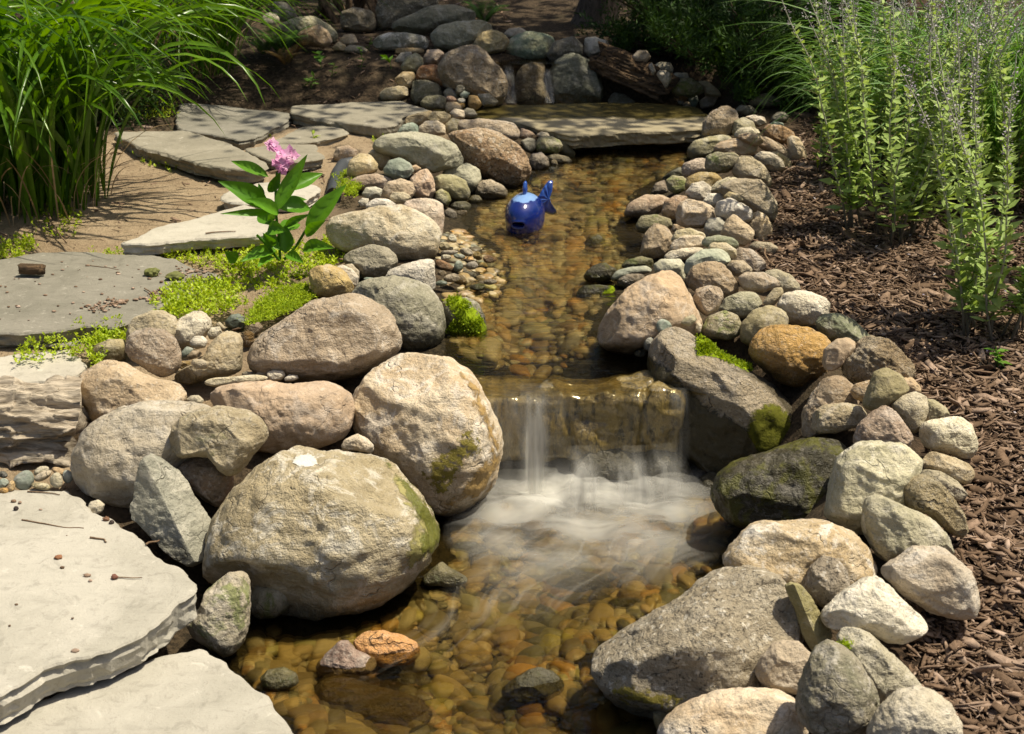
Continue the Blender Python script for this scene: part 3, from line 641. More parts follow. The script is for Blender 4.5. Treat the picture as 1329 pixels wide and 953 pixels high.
rock|cream|pointed triangular pale rock on the right row|z=0.07,f=5|620,735 650,660 690,632 740,670 800,720 790,765 740,805 680,778
rock|tan|tan rock behind the pointed triangular one||760,690 800,615 850,630 890,690 888,775 820,800 790,750
rock|olivemoss|mossy flat stone forming a small overhang at the waterline|z=0.03|175,700 210,640 290,635 370,660 382,695 340,725 240,735 185,725
rock|tan|angular tan rock with a shadowed face at the waterline|z=0.02,f=5|200,840 230,730 280,675 360,705 375,765 335,860 250,870 205,860
cobble|pink|little pink stone above the yellow green flat one|z=0.03|365,722 375,685 420,685 437,708 390,730
cobble|ochregrey|yellowish flat stone below the little pink one|z=0.06|360,765 390,715 460,705 540,735 545,770 450,780 380,790
rock|cream|pale cream rock under the yellowish flat stone|z=0.04|355,812 380,760 450,738 540,745 552,795 480,820 380,830
cobble|greendark|dark olive flat oval stone on the right row|z=0.1|513,780 530,755 610,742 690,755 722,790 700,818 620,805 540,803
cobble|ochregrey|smooth buff stone beneath the dark olive oval|z=0.08|545,808 580,780 650,782 705,820 702,870 660,860 600,830
cobble|gtan|flat brown stone at the mulch edge with a stick||765,805 790,775 880,780 925,810 900,845 830,850
@740 300 4.003
cobble|cream|long low cream stone above the blue green slab stone|z=0.03|480,142 510,105 600,88 700,85 700,120 600,148 500,150
rock|bluepale|pale blue green slab stone behind the tall tan cobble|z=0.04|590,210 600,150 680,100 770,92 835,120 830,170 750,190 660,210 610,245
rock|greenpale|blocky grey green stone left of the blue green slab|z=0.02|430,175 470,145 570,145 600,180 597,255 520,250 440,220
cobble|olivemoss|flat mossy tan stone at the waterline by the big tan boulder|z=0.02|258,187 290,150 370,132 440,150 430,185 300,197
rock|bluepale|flat pale stone propped over a gap at the waterline|z=0.03,d=0.8|210,245 240,205 320,185 425,180 432,215 330,228 260,252 215,265
cobble|tan|small tan stone propping the flat pale stone|z=0.01|240,255 300,210 380,220 392,260 310,300 250,290
boulder|orangetan|big smooth tan boulder right of the upper stream||138,565 150,480 210,390 300,290 390,230 480,205 560,230 610,300 650,390 682,470 680,520 600,560 500,590 400,620 300,640 190,620
rock|tanpink|tall smooth tan rock behind the round knob cobble|z=0.03|593,255 620,195 700,155 790,170 840,220 870,280 872,325 800,360 700,340 635,310
cobble|tanpink|round tan knob cobble leaning on the tall tan rock|z=0.06|637,350 660,300 720,278 780,290 802,335 770,405 710,442 660,405
rock|tanpink|brown tan rock near the mulch above the rough flat one|z=0.02|840,155 870,85 940,95 1000,140 1025,185 970,220 880,190
cobble|tan|tan cobble left of the brown tan rock|z=0.04|810,183 840,150 900,150 955,205 890,238 850,235
rock|tan|rough flat tan rock overhanging the little block stone|z=0.06|870,240 910,212 1000,215 1080,250 1102,282 1000,322 900,303 875,272
rock|gtan|grey speckled rock behind the rough flat tan rock|z=0.01|1000,210 1070,195 1150,230 1192,280 1192,318 1100,335 1050,290
rock|greygreen|grey green smooth rock above the two olive cobbles|z=0.01|770,415 800,350 880,315 970,320 1005,375 950,440 880,460 800,440
cobble|olivemoss|round olive cobble with yellow green base near the moss|z=0.03|683,500 720,440 800,410 870,435 895,490 880,545 820,572 720,555 685,532
rock|olive|rounded grey olive rock above the orange boulder|z=0.02|885,545 890,480 950,410 1030,385 1110,410 1135,460 1115,520 1000,580 930,600 890,575
cobble|ochregrey|little upright block stone wedged beside the white grey rock|z=0.06|1000,370 1060,295 1100,290 1108,320 1062,387 1010,390
boulder|white|white grey oval rock above the orange boulder|z=0.02|1070,380 1110,320 1200,308 1300,330 1350,380 1335,450 1250,495 1150,480 1090,425
pebble|blue|round blue green pebble on the big smooth tan boulder|z=0.2|E 485 495 41 42 0
pebble|slate|oval slate pebble below the round blue green one|z=0.15|E 415 582 30 48 25
pebble|grey|small grey pebble at the waterline below the slate pebble|z=0.06|E 365 632 30 26 0
cobble|olive|small angular stone lying on the big tan boulder|z=0.22,f=5|570,482 600,445 640,432 660,460 622,497
cobble|cream|cream sliver stone behind the sloping boulder|z=0.13|640,515 660,470 685,490 675,530
cobble|mossdark|mossy submerged rock beside the flat mossy tan stone|z=0.02|65,232 110,185 180,165 240,195 247,245 150,270 80,260
cobble|mossdark|wet speckled rock by a dab of bright moss||20,345 60,285 150,275 230,290 220,340 100,355
cobble|olivemoss|mossy cobble breaking the surface on the right shallows||70,88 100,35 150,20 185,50 187,95 120,103
@960 380 4.003
boulder|orange|rough bright orange boulder on the right bank|z=0.03|45,290 80,220 150,175 260,160 360,175 440,220 475,270 470,350 440,440 380,490 280,495 200,470 110,390 55,330
rock|greendark|smooth dark green rock right of the white grey oval|z=0.01|390,150 430,110 510,105 600,150 685,230 660,260 560,275 460,250 410,195
cobble|brown|smooth brown cobble leaning on the orange boulder|z=0.07|430,370 440,290 500,240 570,232 608,265 580,320 530,380 480,412 440,402
boulder|craggy|craggy pitted tan rock at the mulch edge|z=0.02,n=2.2|535,365 600,270 660,232 750,240 830,290 900,380 925,445 860,470 700,490 600,475 545,412
rock|olive|dark olive rounded rock propped on the craggy rock|z=0.09|640,585 670,480 700,410 760,390 840,430 882,500 840,545 760,590 680,615
cobble|tan|small brown stone left of the dark olive rounded rock|z=0.06|575,512 600,475 675,450 690,490 645,572 590,548
rock|beigepink|pinkish rock hidden between craggy rock and mulch|z=0.01|800,430 900,440 940,500 940,560 850,560
rock|pinkbrown|reddish brown sloping rock below the orange boulder||320,755 330,620 380,520 450,440 520,430 590,490 625,565 560,680 380,750
rock|tanolive|flat topped khaki rock with a dark underside|z=0.05|370,705 385,625 440,585 540,570 640,590 662,622 630,690 500,728 400,735
rock|pinkbrown|brown pyramid rock above the large greenish boulder|z=0.06,f=5|590,775 620,680 700,610 755,580 800,610 850,680 892,745 888,800 740,815 620,810
rock|gtan|smooth slanted grey tan rock right of the brown pyramid|z=0.05|790,580 830,540 910,512 970,540 975,620 945,700 905,740 850,680
cobble|olive|olive tan stone at the mulch behind slanted grey rock|z=0.01|960,550 1010,555 1075,600 1092,645 1020,670 955,675 960,600
rock|white|white grey blocky rock right of the slanted grey one|z=0.03|940,700 960,670 1040,650 1140,642 1200,690 1232,780 1222,845 1170,868 1080,838 960,805 940,750
@960 560 4.003
rock|tan|long tan stone lying below the white grey blocky rock|z=0.02|950,145 990,102 1100,130 1190,165 1225,220 1185,280 1100,258 1000,215 955,192
rock|olive|smooth green grey stone partly under the long tan one||920,225 970,195 1050,210 1130,260 1190,320 1140,370 1080,345 1000,290
boulder|greenwhite|large greenish grey boulder with rounded top on right bank|z=0.02|440,440 480,240 510,130 600,70 720,45 850,65 940,110 957,150 930,220 880,280 850,390 790,490 660,560 560,500 470,465
rock|craggy|speckled lumpy rock slanting down to the mulch|z=0.05|838,280 870,240 960,215 1040,260 1110,350 1170,450 1197,525 1150,562 1080,522 980,435 870,392 845,342
boulder|greenwhite|double humped pale rock below the large greenish boulder|z=0.04|637,420 660,350 720,320 800,360 900,400 1010,470 1100,570 1118,655 1020,690 880,690 760,685 690,622 650,522
boulder|palewarm|pale boulder with brown cracked side against the mulch|z=0.05|710,722 800,660 920,600 1050,605 1170,680 1230,830 1242,930 1200,985 1120,975 980,940 880,875 790,802
boulder|quartz|wide golden boulder streaked with white quartz|z=-0.01|-100,660 0,540 60,480 130,462 220,475 300,470 400,457 480,470 590,530 680,620 722,715 680,830 500,900 200,880 -50,760
rock|granite|grey pink granite rock leaning on the golden boulder|z=0.06|340,805 365,700 430,645 500,660 560,720 575,810 530,900 430,925 370,855
@997 715 4.003
boulder|white|white grooved rock between granite rock and mulch|z=0.07|270,325 400,200 500,150 560,130 620,180 700,270 790,330 832,402 795,445 700,478 600,465 500,410 400,400 330,415 290,375
shard|olive|thin standing stone blade casting a shadow on the granite|z=0.10,f=-2,s=1|85,185 120,160 170,175 230,250 300,370 335,440 290,490 230,525 180,440 150,320 110,240
boulder|olivedark|dark olive egg shaped boulder in the bottom right corner|z=0.16|145,830 160,720 210,560 270,480 330,460 400,490 480,580 540,690 575,800 560,870 480,940 400,975 280,960 190,920
boulder|palespeck|pale sloping rock with a moss dot behind the dark olive egg|z=0.06|340,440 380,400 450,395 530,430 640,540 720,610 800,700 790,770 640,810 570,820 480,680 400,540
boulder|pale|pale rounded boulder in the bottom right corner by mulch|z=0.11|510,960 580,820 680,720 770,705 880,740 960,800 1000,900 1000,1010 800,1060 560,1040
@740 715 4.003
boulder|granite|huge speckled granite boulder right of the lower pool||80,620 130,540 250,440 400,340 600,220 740,130 880,95 1000,100 1100,150 1160,260 1190,400 1190,560 1050,730 850,790 650,840 500,870 380,870 250,810 150,725
rock|beige|pale sandy rock leaning on the huge granite boulder|z=0.13|960,630 990,550 1060,480 1180,468 1250,530 1252,640 1200,742 1100,732 1000,702
boulder|palewarm|pale cracked boulder at the bottom edge beside the pool|z=0.09|455,940 520,850 640,780 760,740 900,722 1020,720 1130,740 1200,790 1250,950 1250,1060 460,1060
cobble|ochregrey|little square stone at pool edge under the granite boulder|z=0.05|430,835 490,825 530,840 490,915 450,935 435,885
@200 715 4.003
rock|mossgrey|upright mossy angular rock beside the two front flagstones|z=0.03,f=5|240,300 275,200 380,120 450,100 490,120 497,300 490,420 450,510 380,550 280,500 200,440 180,380
cobble|mossgrey|small green tinged cobble right of the mossy angular rock|z=0.03|495,230 520,180 600,168 680,180 705,220 697,300 640,345 540,350 495,325
rock|purplewet|dark pointed rock with a pink grey tip in the pool|z=0.06,f=5|840,605 900,530 970,462 1010,465 1050,520 1150,560 1157,612 1080,650 950,660 860,650
rock|orangewet|rough orange rock breaking the surface of the pool|z=0.045|1030,470 1090,425 1190,415 1280,440 1370,480 1387,535 1340,590 1200,600 1100,580 1050,525
cobble|olivemoss|mossy cobble just under water near the front flagstone|z=0.012|545,660 580,625 680,605 740,640 752,695 650,735 570,715
boulder|subbrown|large brown rock sunk in the pool's near corner|z=-0.02|830,810 850,680 920,645 1020,670 1150,720 1350,760 1460,850 1330,980 1000,970 860,880
@532 700 3.768
rock|wetgrey|dark rounded rock with a pale face in the lower pool|z=0.02|430,745 500,690 580,640 640,628 700,650 772,722 740,770 620,820 500,810
cobble|olivemoss|yellow green mossy rock at foot of the biggest boulder|z=0.01|40,205 100,150 155,108 210,150 292,192 250,230 140,230 60,220
cobble|mossdark|dark mossy rock under the foam beside the biggest boulder|z=-0.01|180,52 230,15 320,15 392,62 370,105 260,110 190,88
rock|submoss|flat brown rock awash in the middle of the pool|z=0.005|640,295 740,200 860,160 960,190 1022,262 940,315 780,335
cobble|subbrown|yellow brown rock sunk beside a black gap|z=0.012|960,172 1010,125 1100,140 1142,192 1080,255 1000,235
cobble|submoss|low dark rock sunk near the granite boulder's edge|z=0|920,345 1000,290 1120,290 1152,352 1040,375
cobble|mossdark|dark green rock sunk in the middle of the pool|z=0|440,412 500,365 640,370 692,412 560,445 470,445
@300 0 4.003
rock|greygreen|pale green rock in the dim upper left|z=0.01|225,160 260,125 330,95 430,90 510,130 562,185 540,225 470,230 400,220 320,190 260,175
cobble|pinkbrown|brown rounded rock before the pale green one in upper left|z=0.03|330,190 390,145 460,130 510,170 527,220 480,250 400,235 350,225
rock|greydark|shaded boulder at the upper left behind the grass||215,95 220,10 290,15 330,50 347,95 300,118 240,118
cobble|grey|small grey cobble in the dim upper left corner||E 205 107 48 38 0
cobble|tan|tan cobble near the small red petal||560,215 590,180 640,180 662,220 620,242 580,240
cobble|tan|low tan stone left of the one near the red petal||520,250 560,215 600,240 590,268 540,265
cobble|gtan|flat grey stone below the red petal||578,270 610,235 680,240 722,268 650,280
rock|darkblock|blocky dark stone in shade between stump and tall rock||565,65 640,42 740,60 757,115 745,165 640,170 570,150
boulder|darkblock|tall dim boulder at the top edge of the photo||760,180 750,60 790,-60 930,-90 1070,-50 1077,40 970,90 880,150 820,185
'''
ROCK_BY_LABEL = {}
ox = oy = 0; sc = 1.0; sd = 100
for line in ROCKS.strip().splitlines():
    if line.startswith('@'):
        ox, oy, sc = [float(q) for q in line[1:].split()]; continue
    kind, ck, label, opts, pts = line.split('|')
    opt = {}
    for q in opts.split(','):
        if '=' in q: a_, b_ = q.split('='); opt[a_] = float(b_)
    conv = lambda x, y, ox=ox, oy=oy, sc=sc: (ox+x/sc, oy+y/sc)
    opt['conv'] = conv
    t = pts.split()
    if t[0] == 'E':
        cx, cy, rx, ry, ro = [float(q) for q in t[1:6]]; ro = math.radians(ro); poly = []
        for k in range(16):
            a = 2*math.pi*k/16; w = 1 + 0.09*math.sin(2*a+sd) + .05*math.sin(3*a+2*sd)
            x, y = rx*w*math.cos(a), ry*w*math.sin(a)
            poly.append(conv(cx+x*math.cos(ro)-y*math.sin(ro), cy+x*math.sin(ro)+y*math.cos(ro)))
    else:
        poly = [conv(*[float(q) for q in w.split(',')]) for w in t]
    ROCK_BY_LABEL[label] = make_rock(kind, ck, label, opt, poly, sd); sd += 1
def rock_like(s):
    for k, o in ROCK_BY_LABEL.items():
        if s in k: return o
    raise KeyError(s)
def rock_geo(o):
    for q in PLACED:
        if q[0] is o: return q[2], q[3]

# ------------------------------------------------------------------ coverings that belong to one stone (moss, films, lichen)
def film_mat(name, c1, c2, scale=40, lo=.42, hi=.58, rough=.8, spec=.3):
    m, nt, _ = newmat(name); b = NB(nt); v = b.obj()
    n = b.noise(v, scale, 6, .7, .4); n2 = b.noise(v, scale*3, 4, .7)
    bs = b.bsdf(Base_Color=b.mix(n2, c1, c2), Roughness=rough, Specular_IOR_Level=spec, Normal=b.bump(n2, .6, .01))
    e = b.attr('edge').outputs['Fac']
    f = b.ramp(b.math('ADD', n, b.math('MULTIPLY', b.math('SUBTRACT', e, .5), .26)), lo, hi)
    tr = nt.nodes.new('ShaderNodeBsdfTransparent'); mx = nt.nodes.new('ShaderNodeMixShader')
    b.put(mx, 0, f); nt.links.new(tr.outputs[0], mx.inputs[1]); nt.links.new(bs, mx.inputs[2]); b.out(mx.outputs[0]); return m
def patch(rk, poly, name, mat, thick=.003, fade=18.0):
    V, F = rock_geo(rk); o = rk
    nrm = np.zeros_like(V); fn = np.cross(V[F[:, 1]]-V[F[:, 0]], V[F[:, 2]]-V[F[:, 0]])
    for k in range(3): np.add.at(nrm, F[:, k], fn)
    nrm /= np.linalg.norm(nrm, axis=1)[:, None]+1e-12
    pp = proj(V); front = ((CAM-V)*nrm).sum(1) > 0
    d = sdist(pp, poly); keep = front & (d < 2)
    f = F[keep[F].all(1)]; u = np.unique(f); mp = np.zeros(len(V), int); mp[u] = np.arange(len(u))
    ed = np.clip(-d[u]/fade, 0, 1)
    P = V[u] + nrm[u]*(0.0012 + thick*np.sqrt(ed) + .35*thick*noise(V[u]*90, 4)*np.sqrt(ed))[:, None]
    c = mesh(name, P-np.array(o.location), mp[f], mat, o, col={'edge': ed})
    return c, P, nrm[u], ed
def leaf_mat(name, c1, c2, trans=.35, rough=.5, vary=.25, attr='tint'):
    m, nt, _ = newmat(name); b = NB(nt)
    t = b.attr(attr).outputs['Fac']
    c = b.mix(t, c1, c2); c = b.hsv(c, 0.5, 1.0, b.lin(b.noise(b.obj(), 30, 2), .2, .8, 1-vary, 1+vary))
    bs = b.bsdf(Base_Color=c, Roughness=rough, Specular_IOR_Level=.35)
    tl = nt.nodes.new('ShaderNodeBsdfTranslucent'); b.put(tl, 0, b.hsv(c, .49, 1.15, 1.25))
    mx = nt.nodes.new('ShaderNodeMixShader'); mx.inputs[0].default_value = trans
    nt.links.new(bs, mx.inputs[1]); nt.links.new(tl.outputs[0], mx.inputs[2]); b.out(mx.outputs[0]); return m
def leaves(base, d, nrm, L, Wd, fold=.25, sag=0.0):
    """many folded leaf blades: 6 verts, 2 quads + tip quads each"""
    base = np.asarray(base, float); n = len(base); d = d/np.linalg.norm(d, axis=1)[:, None]
    side = np.cross(d, nrm); side /= np.linalg.norm(side, axis=1)[:, None]+1e-9; up = np.cross(side, d)
    L = np.broadcast_to(L, n)[:, None]; Wd = np.broadcast_to(Wd, n)[:, None]
    m1 = base + d*L*.5 - up*Wd*fold - np.array([0, 0, 1])*L*sag*.2
    l = base + d*L*.42 + side*Wd*.5 - np.array([0, 0, 1])*L*sag*.15; r = base + d*L*.42 - side*Wd*.5 - np.array([0, 0, 1])*L*sag*.15
    t = base + d*L - np.array([0, 0, 1])*L*sag
    V = np.stack([base, l, r, m1, t], 1).reshape(-1, 3); i = np.arange(n)*5
    F = np.concatenate([np.stack([i, i+2, i+4, i+3], -1), np.stack([i, i+3, i+4, i+1], -1)])
    return V, F
def rdir(n, up=0.3, g=RNG):
    a = g.uniform(0, 2*math.pi, n); e = g.normal(up, .35, n)
    return np.stack([np.cos(a)*np.cos(e), np.sin(a)*np.cos(e), np.sin(e)], -1)
def tuft(rk, P, N, ed, name, mat, n, ln):
    g = RNG; k = g.choice(len(P), n, p=(ed+.02)/(ed+.02).sum()); k = k[noise(P[k]*34, 5)+.5*noise(P[k]*90, 6) > -.22]; n = len(k); p = P[k] + g.normal(0, .003, (n, 3))
    d = N[k] + .7*g.normal(0, 1, (n, 3)); L = ln*g.uniform(.6, 1.4, n)
    V, F = leaves(p, d, g.normal(0, 1, (n, 3)), L, L*.45)
    return mesh(name, V-np.array(rk.location), F, mat, rk, smooth=False, col={'tint': np.repeat(g.uniform(0, 1, n), 5)})
M_MOSS = film_mat('moss_cushion', (.16, .24, .008), (.28, .36, .015), 60, .30, .42, .95, .1)
M_MOSSLEAF = leaf_mat('moss_fronds', (.20, .30, .008), (.40, .50, .02), .35, .8)
def px(ox, oy, s, *pts): return [(ox+x/s, oy+y/s) for x, y in pts]
def mossy(label, poly, n, ln, thick=.012):
    rk = rock_like(label); c, P, N, ed = patch(rk, poly, 'moss_cushion', M_MOSS, thick)
    tuft(rk, P, N, ed, 'moss_fronds', M_MOSSLEAF, n, ln)
mossy('capped with bright moss', [(572, 386), (590, 382), (606, 390), (617, 402), (629, 424), (632, 440), (615, 445), (586, 443), (580, 428), (590, 413), (584, 400)], 4200, .009, .010)
mossy('long sloping boulder', px(740, 300, 4.003, (645, 545), (690, 535), (780, 560), (850, 600), (920, 660), (955, 710), (930, 728), (850, 690), (760, 655), (655, 640)), 4200, .008, .008)
MOSS2 = ('long sloping boulder', px(960, 380, 4.003, (45, 640), (70, 580), (110, 550), (160, 580), (200, 640), (230, 720), (180, 760), (120, 700), (60, 700)), 2600, .006, .004)
mossy('pale sloping rock with a moss dot', px(997, 715, 4.003, (345, 480), (395, 470), (440, 480), (435, 500), (400, 505), (350, 495)), 250, .008, .006)
mossy('wet speckled rock by a dab', px(740, 300, 4.003, (170, 330), (200, 290), (262, 270), (255, 310), (210, 350)), 400, .009, .008)
M_ALGAE = film_mat('green_algae_film', (.06, .075, .007), (.17, .16, .02), 40, .42, .58, .4, .5)
M_RUST = film_mat('rusty_film', (.30, .18, .05), (.40, .28, .12), 26, .44, .60, .6)
M_WHITE = film_mat('white_lichen', (.62, .60, .54), (.56, .53, .46), 30, .26, .40, .9)
M_WATERMOSS = film_mat('wet_algae_specks', (.14, .13, .014), (.26, .20, .04), 62, .53, .64, .6)
bt = rock_like('biggest tan boulder'); pw = rock_like('large whitish boulder')
patch(bt, px(250, 560, 4.003, (515, 162), (545, 132), (600, 122), (643, 140), (648, 170), (600, 182), (545, 182)), 'lichen_spot', M_WHITE, .0015, 3)
patch(bt, px(250, 560, 4.003, (930, 120), (1000, 135), (1120, 255), (1230, 380), (1300, 490), (1310, 570), (1240, 640), (1180, 655), (1165, 560), (1200, 500), (1130, 400), (1050, 240), (990, 160)), 'algae_film', M_ALGAE, .0006, 9)
patch(pw, px(400, 380, 4.003, (830, 640), (905, 740), (930, 830), (840, 900), (780, 1000), (740, 1100), (640, 1080), (560, 950), (600, 850), (740, 760)), 'algae_specks', M_WATERMOSS, .002, 16)
patch(pw, px(400, 380, 4.003, (740, 345), (880, 470), (1000, 750), (1010, 900), (930, 1050), (760, 1140), (700, 1100), (800, 980), (930, 830), (900, 700), (830, 520)), 'rusty_film', M_RUST, .0015, 12)
patch(rock_like(MOSS2[0]), [(962, 560), (972, 535), (990, 518), (1012, 520), (1030, 540), (1042, 565), (1030, 590), (1000, 600), (975, 590)], 'moss_film', film_mat('olive_moss_film', (.07, .08, .008), (.14, .135, .02), 26, .44, .62, .9, .1), .0012, 10)
M_STAIN = film_mat('yellow_green_stain', (.24, .22, .06), (.32, .28, .12), 24, .48, .66, .6)
patch(bt, px(250, 560, 4.003, (1000, 140), (1130, 240), (1265, 410), (1320, 560), (1250, 660), (1120, 770), (1070, 640), (1110, 470), (1010, 270)), 'algae_stain', M_STAIN, .0003, 14)
M_WETSHADE = film_mat('wet_shade_film', (.018, .015, .006), (.05, .04, .015), 30, .40, .56, .3, .5)
patch(rock_like('long sloping boulder'), [(830, 455), (850, 462), (885, 492), (915, 520), (948, 543), (975, 555), (990, 580), (985, 620), (890, 640), (840, 600), (825, 520)], 'wet_shade_patch', M_WETSHADE, .0012, 9)  # dark film: wet from the falls, plus painted shade on the lower face
patch(rock_like('huge speckled granite'), px(740, 715, 4.003, (130, 660), (300, 660), (500, 700), (650, 740), (600, 830), (500, 860), (300, 830), (180, 760)), 'algae_specks', M_WATERMOSS, .002, 18)

# ------------------------------------------------------------------ flagstones
def flag_mat(name, c1, c2, speck=.2, wetback=False):
    m, nt, _ = newmat(name); b = NB(nt)
    r = b.rnd(); off = nt.nodes.new('ShaderNodeCombineXYZ'); b.put(off, 0, b.math('MULTIPLY', r, 31.0)); b.put(off, 1, b.math('MULTIPLY', r, 57.0))
    v = b.vmath('ADD', b.obj(), off.outputs[0])
    n1 = b.noise(v, 4.0, 7, .65, .5); n2 = b.noise(b.scale(v, (9, 30, 30)), 1.0, 6, .65, .5); n3 = b.noise(v, 180, 3, .7); n4 = b.noise(v, 24, 7, .72, .6)
    c = b.mix(b.ramp(n1, .35, .68), c1, c2); c = b.mix(b.math('MULTIPLY', b.ramp(n2, .50, .72), .3), c, b.hsv(c, .5, 1.1, .58))
    c = b.mix(b.math('MULTIPLY', b.ramp(n4, .52, .66), .5), c, b.hsv(c, .5, 1.1, .6)); c = b.mix(b.math('MULTIPLY', b.ramp(n4, .28, .42, 1, 0), .5), c, (.62, .58, .5))
    c = b.mix(b.math('MULTIPLY', b.ramp(n3, .58, .68), speck), c, (.08, .07, .05))
    rough = .9
    h = b.math('ADD', b.math('MULTIPLY', n4, .8), b.math('ADD', b.math('MULTIPLY', n2, .16), b.math('MULTIPLY', n3, .16)))
    if wetback:
        p = b.xyz(b.pos()); wf = b.ramp(b.math('ADD', p[1], b.math('MULTIPLY', b.math('SUBTRACT', n1, .5), .25)), 6.52, 6.60)
        c = b.mix(wf, c, b.mix(n4, (.05, .045, .012), (.12, .09, .03))); rough = b.lin(wf, 0, 1, .85, .25)
    b.out(b.bsdf(Base_Color=c, Roughness=rough, Normal=b.bump(h, .5, .012), Specular_IOR_Level=.3)); return m
FM = {'pale': flag_mat('pale_flagstone', (.42, .395, .335), (.34, .32, .265)), 'grey': flag_mat('grey_flagstone', (.225, .21, .17), (.175, .165, .13)),
      'white': flag_mat('whitish_flagstone', (.45, .42, .35), (.39, .36, .295)), 'dim': flag_mat('dull_flagstone', (.28, .255, .195), (.22, .20, .15)),
      'slab': flag_mat('bridge_stone', (.34, .29, .19), (.28, .24, .15), wetback=True)}
def flagstone(label, poly, z, th, mat, seed, name='flagstone', cat='flagstone', under=.0):
    g = np.random.default_rng(seed); P = unproj(poly, z); n = len(P)
    pts = []
    for i in range(n):
        a, b_ = P[i], P[(i+1) % n]; k = max(1, int(np.linalg.norm(b_-a)/.012))
        for t in range(k): pts.append(a+(b_-a)*t/k)
    pts = np.array(pts); m = len(pts)
    k = np.exp(-.5*(np.arange(-3, 4)/1.3)**2); k /= k.sum()
    pts = np.stack([np.convolve(np.r_[pts[-3:, q], pts[:, q], pts[:3, q]], k, 'valid') for q in (0, 1)], -1)
    tg = np.roll(pts, -1, 0)-np.roll(pts, 1, 0); tg /= np.linalg.norm(tg, axis=1)[:, None]+1e-9
    A = 0.5*np.sum(pts[:, 0]*np.roll(pts[:, 1], -1)-np.roll(pts[:, 0], -1)*pts[:, 1])
    nr = np.stack([tg[:, 1], -tg[:, 0]], -1)*(1 if A > 0 else -1)
    p3 = np.c_[pts*9, np.full(m, seed)]; wob = .010*fbm(p3, 3, seed) + .004*fbm(p3*5, 2, seed+1)
    pts = pts + nr*wob[:, None]
    c0 = np.r_[pts.mean(0), z]
    rows = [(-.012, 0.0), (-.004, -.0015), (.0, -.006)] + [(None, -th*t) for t in (.22, .4, .58, .76, .9, 1.0)]
    rings = []
    for q, (off, dz) in enumerate(rows):
        if off is None:
            o_ = .008*noise(np.c_[pts*5, np.full(m, dz*170)], seed+3) + .006*fbm(np.c_[pts*18, np.full(m, dz*60)], 2, seed+11) + .003*noise(np.c_[pts*70, np.full(m, dz*160)], seed+5) - .012*(-dz/th)
        else: o_ = off
        zz = z + dz + (.002*noise(np.c_[pts*8, np.zeros(m)], seed+9) if q < 3 else 0)
        rings.append(np.c_[pts+nr*np.reshape(o_, (-1, 1)) if np.ndim(o_) else pts+nr*o_, np.broadcast_to(zz, m)])
    V = np.concatenate(rings)-c0; F = []
    i = np.arange(m); j = (i+1) % m
    for q in range(len(rows)-1):
        a, b_ = q*m, (q+1)*m
        F += np.stack([a+i, b_+i, b_+j, a+j], -1).tolist() if A > 0 else np.stack([a+j, b_+j, b_+i, a+i], -1).tolist()
    F.append(list(range(m)) if A > 0 else list(range(m))[::-1])
    o = mesh(name, V, F, FM[mat], None, c0, smooth=False)
    return tag(o, label, cat, 'flat flagstones of the path' if cat == 'flagstone' else None)
flagstone('broad pale flagstone in the left foreground with twigs on it', [(-90, 640), (0, 637), (90, 632), (130, 665), (175, 690), (230, 735), (267, 757), (252, 770), (219, 789), (212, 805), (180, 822), (142, 842), (100, 857), (68, 868), (0, 898), (-90, 935)], -.08, .075, 'pale', 1)
flagstone('pale flagstone in the bottom left corner overlapping the pool', [(-90, 948), (0, 919), (142, 879), (217, 846), (268, 837), (295, 857), (339, 894), (373, 928), (392, 955), (410, 1010), (-90, 1010)], -.175, .08, 'pale', 2)
flagstone('whitish flagstone above the weathered bark log', [(-90, 458), (0, 462), (40, 456), (95, 451), (116, 472), (107, 485), (82, 492), (25, 500), (-90, 506)], .01, .05, 'white', 3)
flagstone('large grey flagstone with a bit of dark wood on it', [(-90, 345), (0, 337), (50, 327), (95, 326), (150, 330), (200, 332), (225, 335), (250, 345), (283, 354), (286, 362), (250, 382), (200, 400), (180, 412), (150, 425), (120, 422), (50, 429), (0, 432), (-90, 436)], .06, .042, 'grey', 4)
flagstone('thin grey step slab under the large grey flagstone', [(-90, 446), (0, 448), (95, 448), (108, 440), (100, 425), (-90, 425)], .015, .03, 'grey', 5)
flagstone('pale narrow flagstone just behind the pink flowered plant', px(100, 100, 4.003, (205, 865), (420, 780), (650, 720), (760, 690), (870, 660), (1000, 700), (1010, 800), (900, 822), (650, 835), (500, 850), (350, 868)), .10, .045, 'white', 6)
flagstone('small pale flagstone half hidden by the hydrangea leaves', px(100, 100, 4.003, (745, 610), (890, 560), (990, 540), (1240, 562), (1268, 592), (1180, 645), (1000, 650), (850, 655), (750, 640)), .10, .04, 'white', 7)
flagstone('long tan flagstone under the drooping grass tips', px(100, 100, 4.003, (195, 285), (400, 280), (560, 275), (650, 300), (800, 350), (900, 395), (985, 450), (960, 478), (860, 485), (700, 460), (500, 410), (350, 370), (230, 320)), .13, .055, 'dim', 8)
flagstone('grey flagstone farthest left beside dark soil', px(100, 100, 4.003, (540, 135), (700, 140), (1000, 175), (1108, 190), (1090, 230), (1000, 270), (930, 312), (850, 330), (700, 300), (530, 270), (510, 200)), .12, .05, 'grey', 9)
flagstone('brownish square flagstone behind the pink flower', px(100, 100, 4.003, (870, 368), (1000, 345), (1250, 350), (1240, 385), (1290, 420), (1190, 440), (1050, 447), (980, 425)), .11, .04, 'dim', 10)
flagstone('small brownish flagstone in front of the dark edged one', px(300, 0, 4.003, (215, 735), (370, 655), (590, 655), (608, 690), (440, 735), (240, 747)), .11, .035, 'dim', 11)
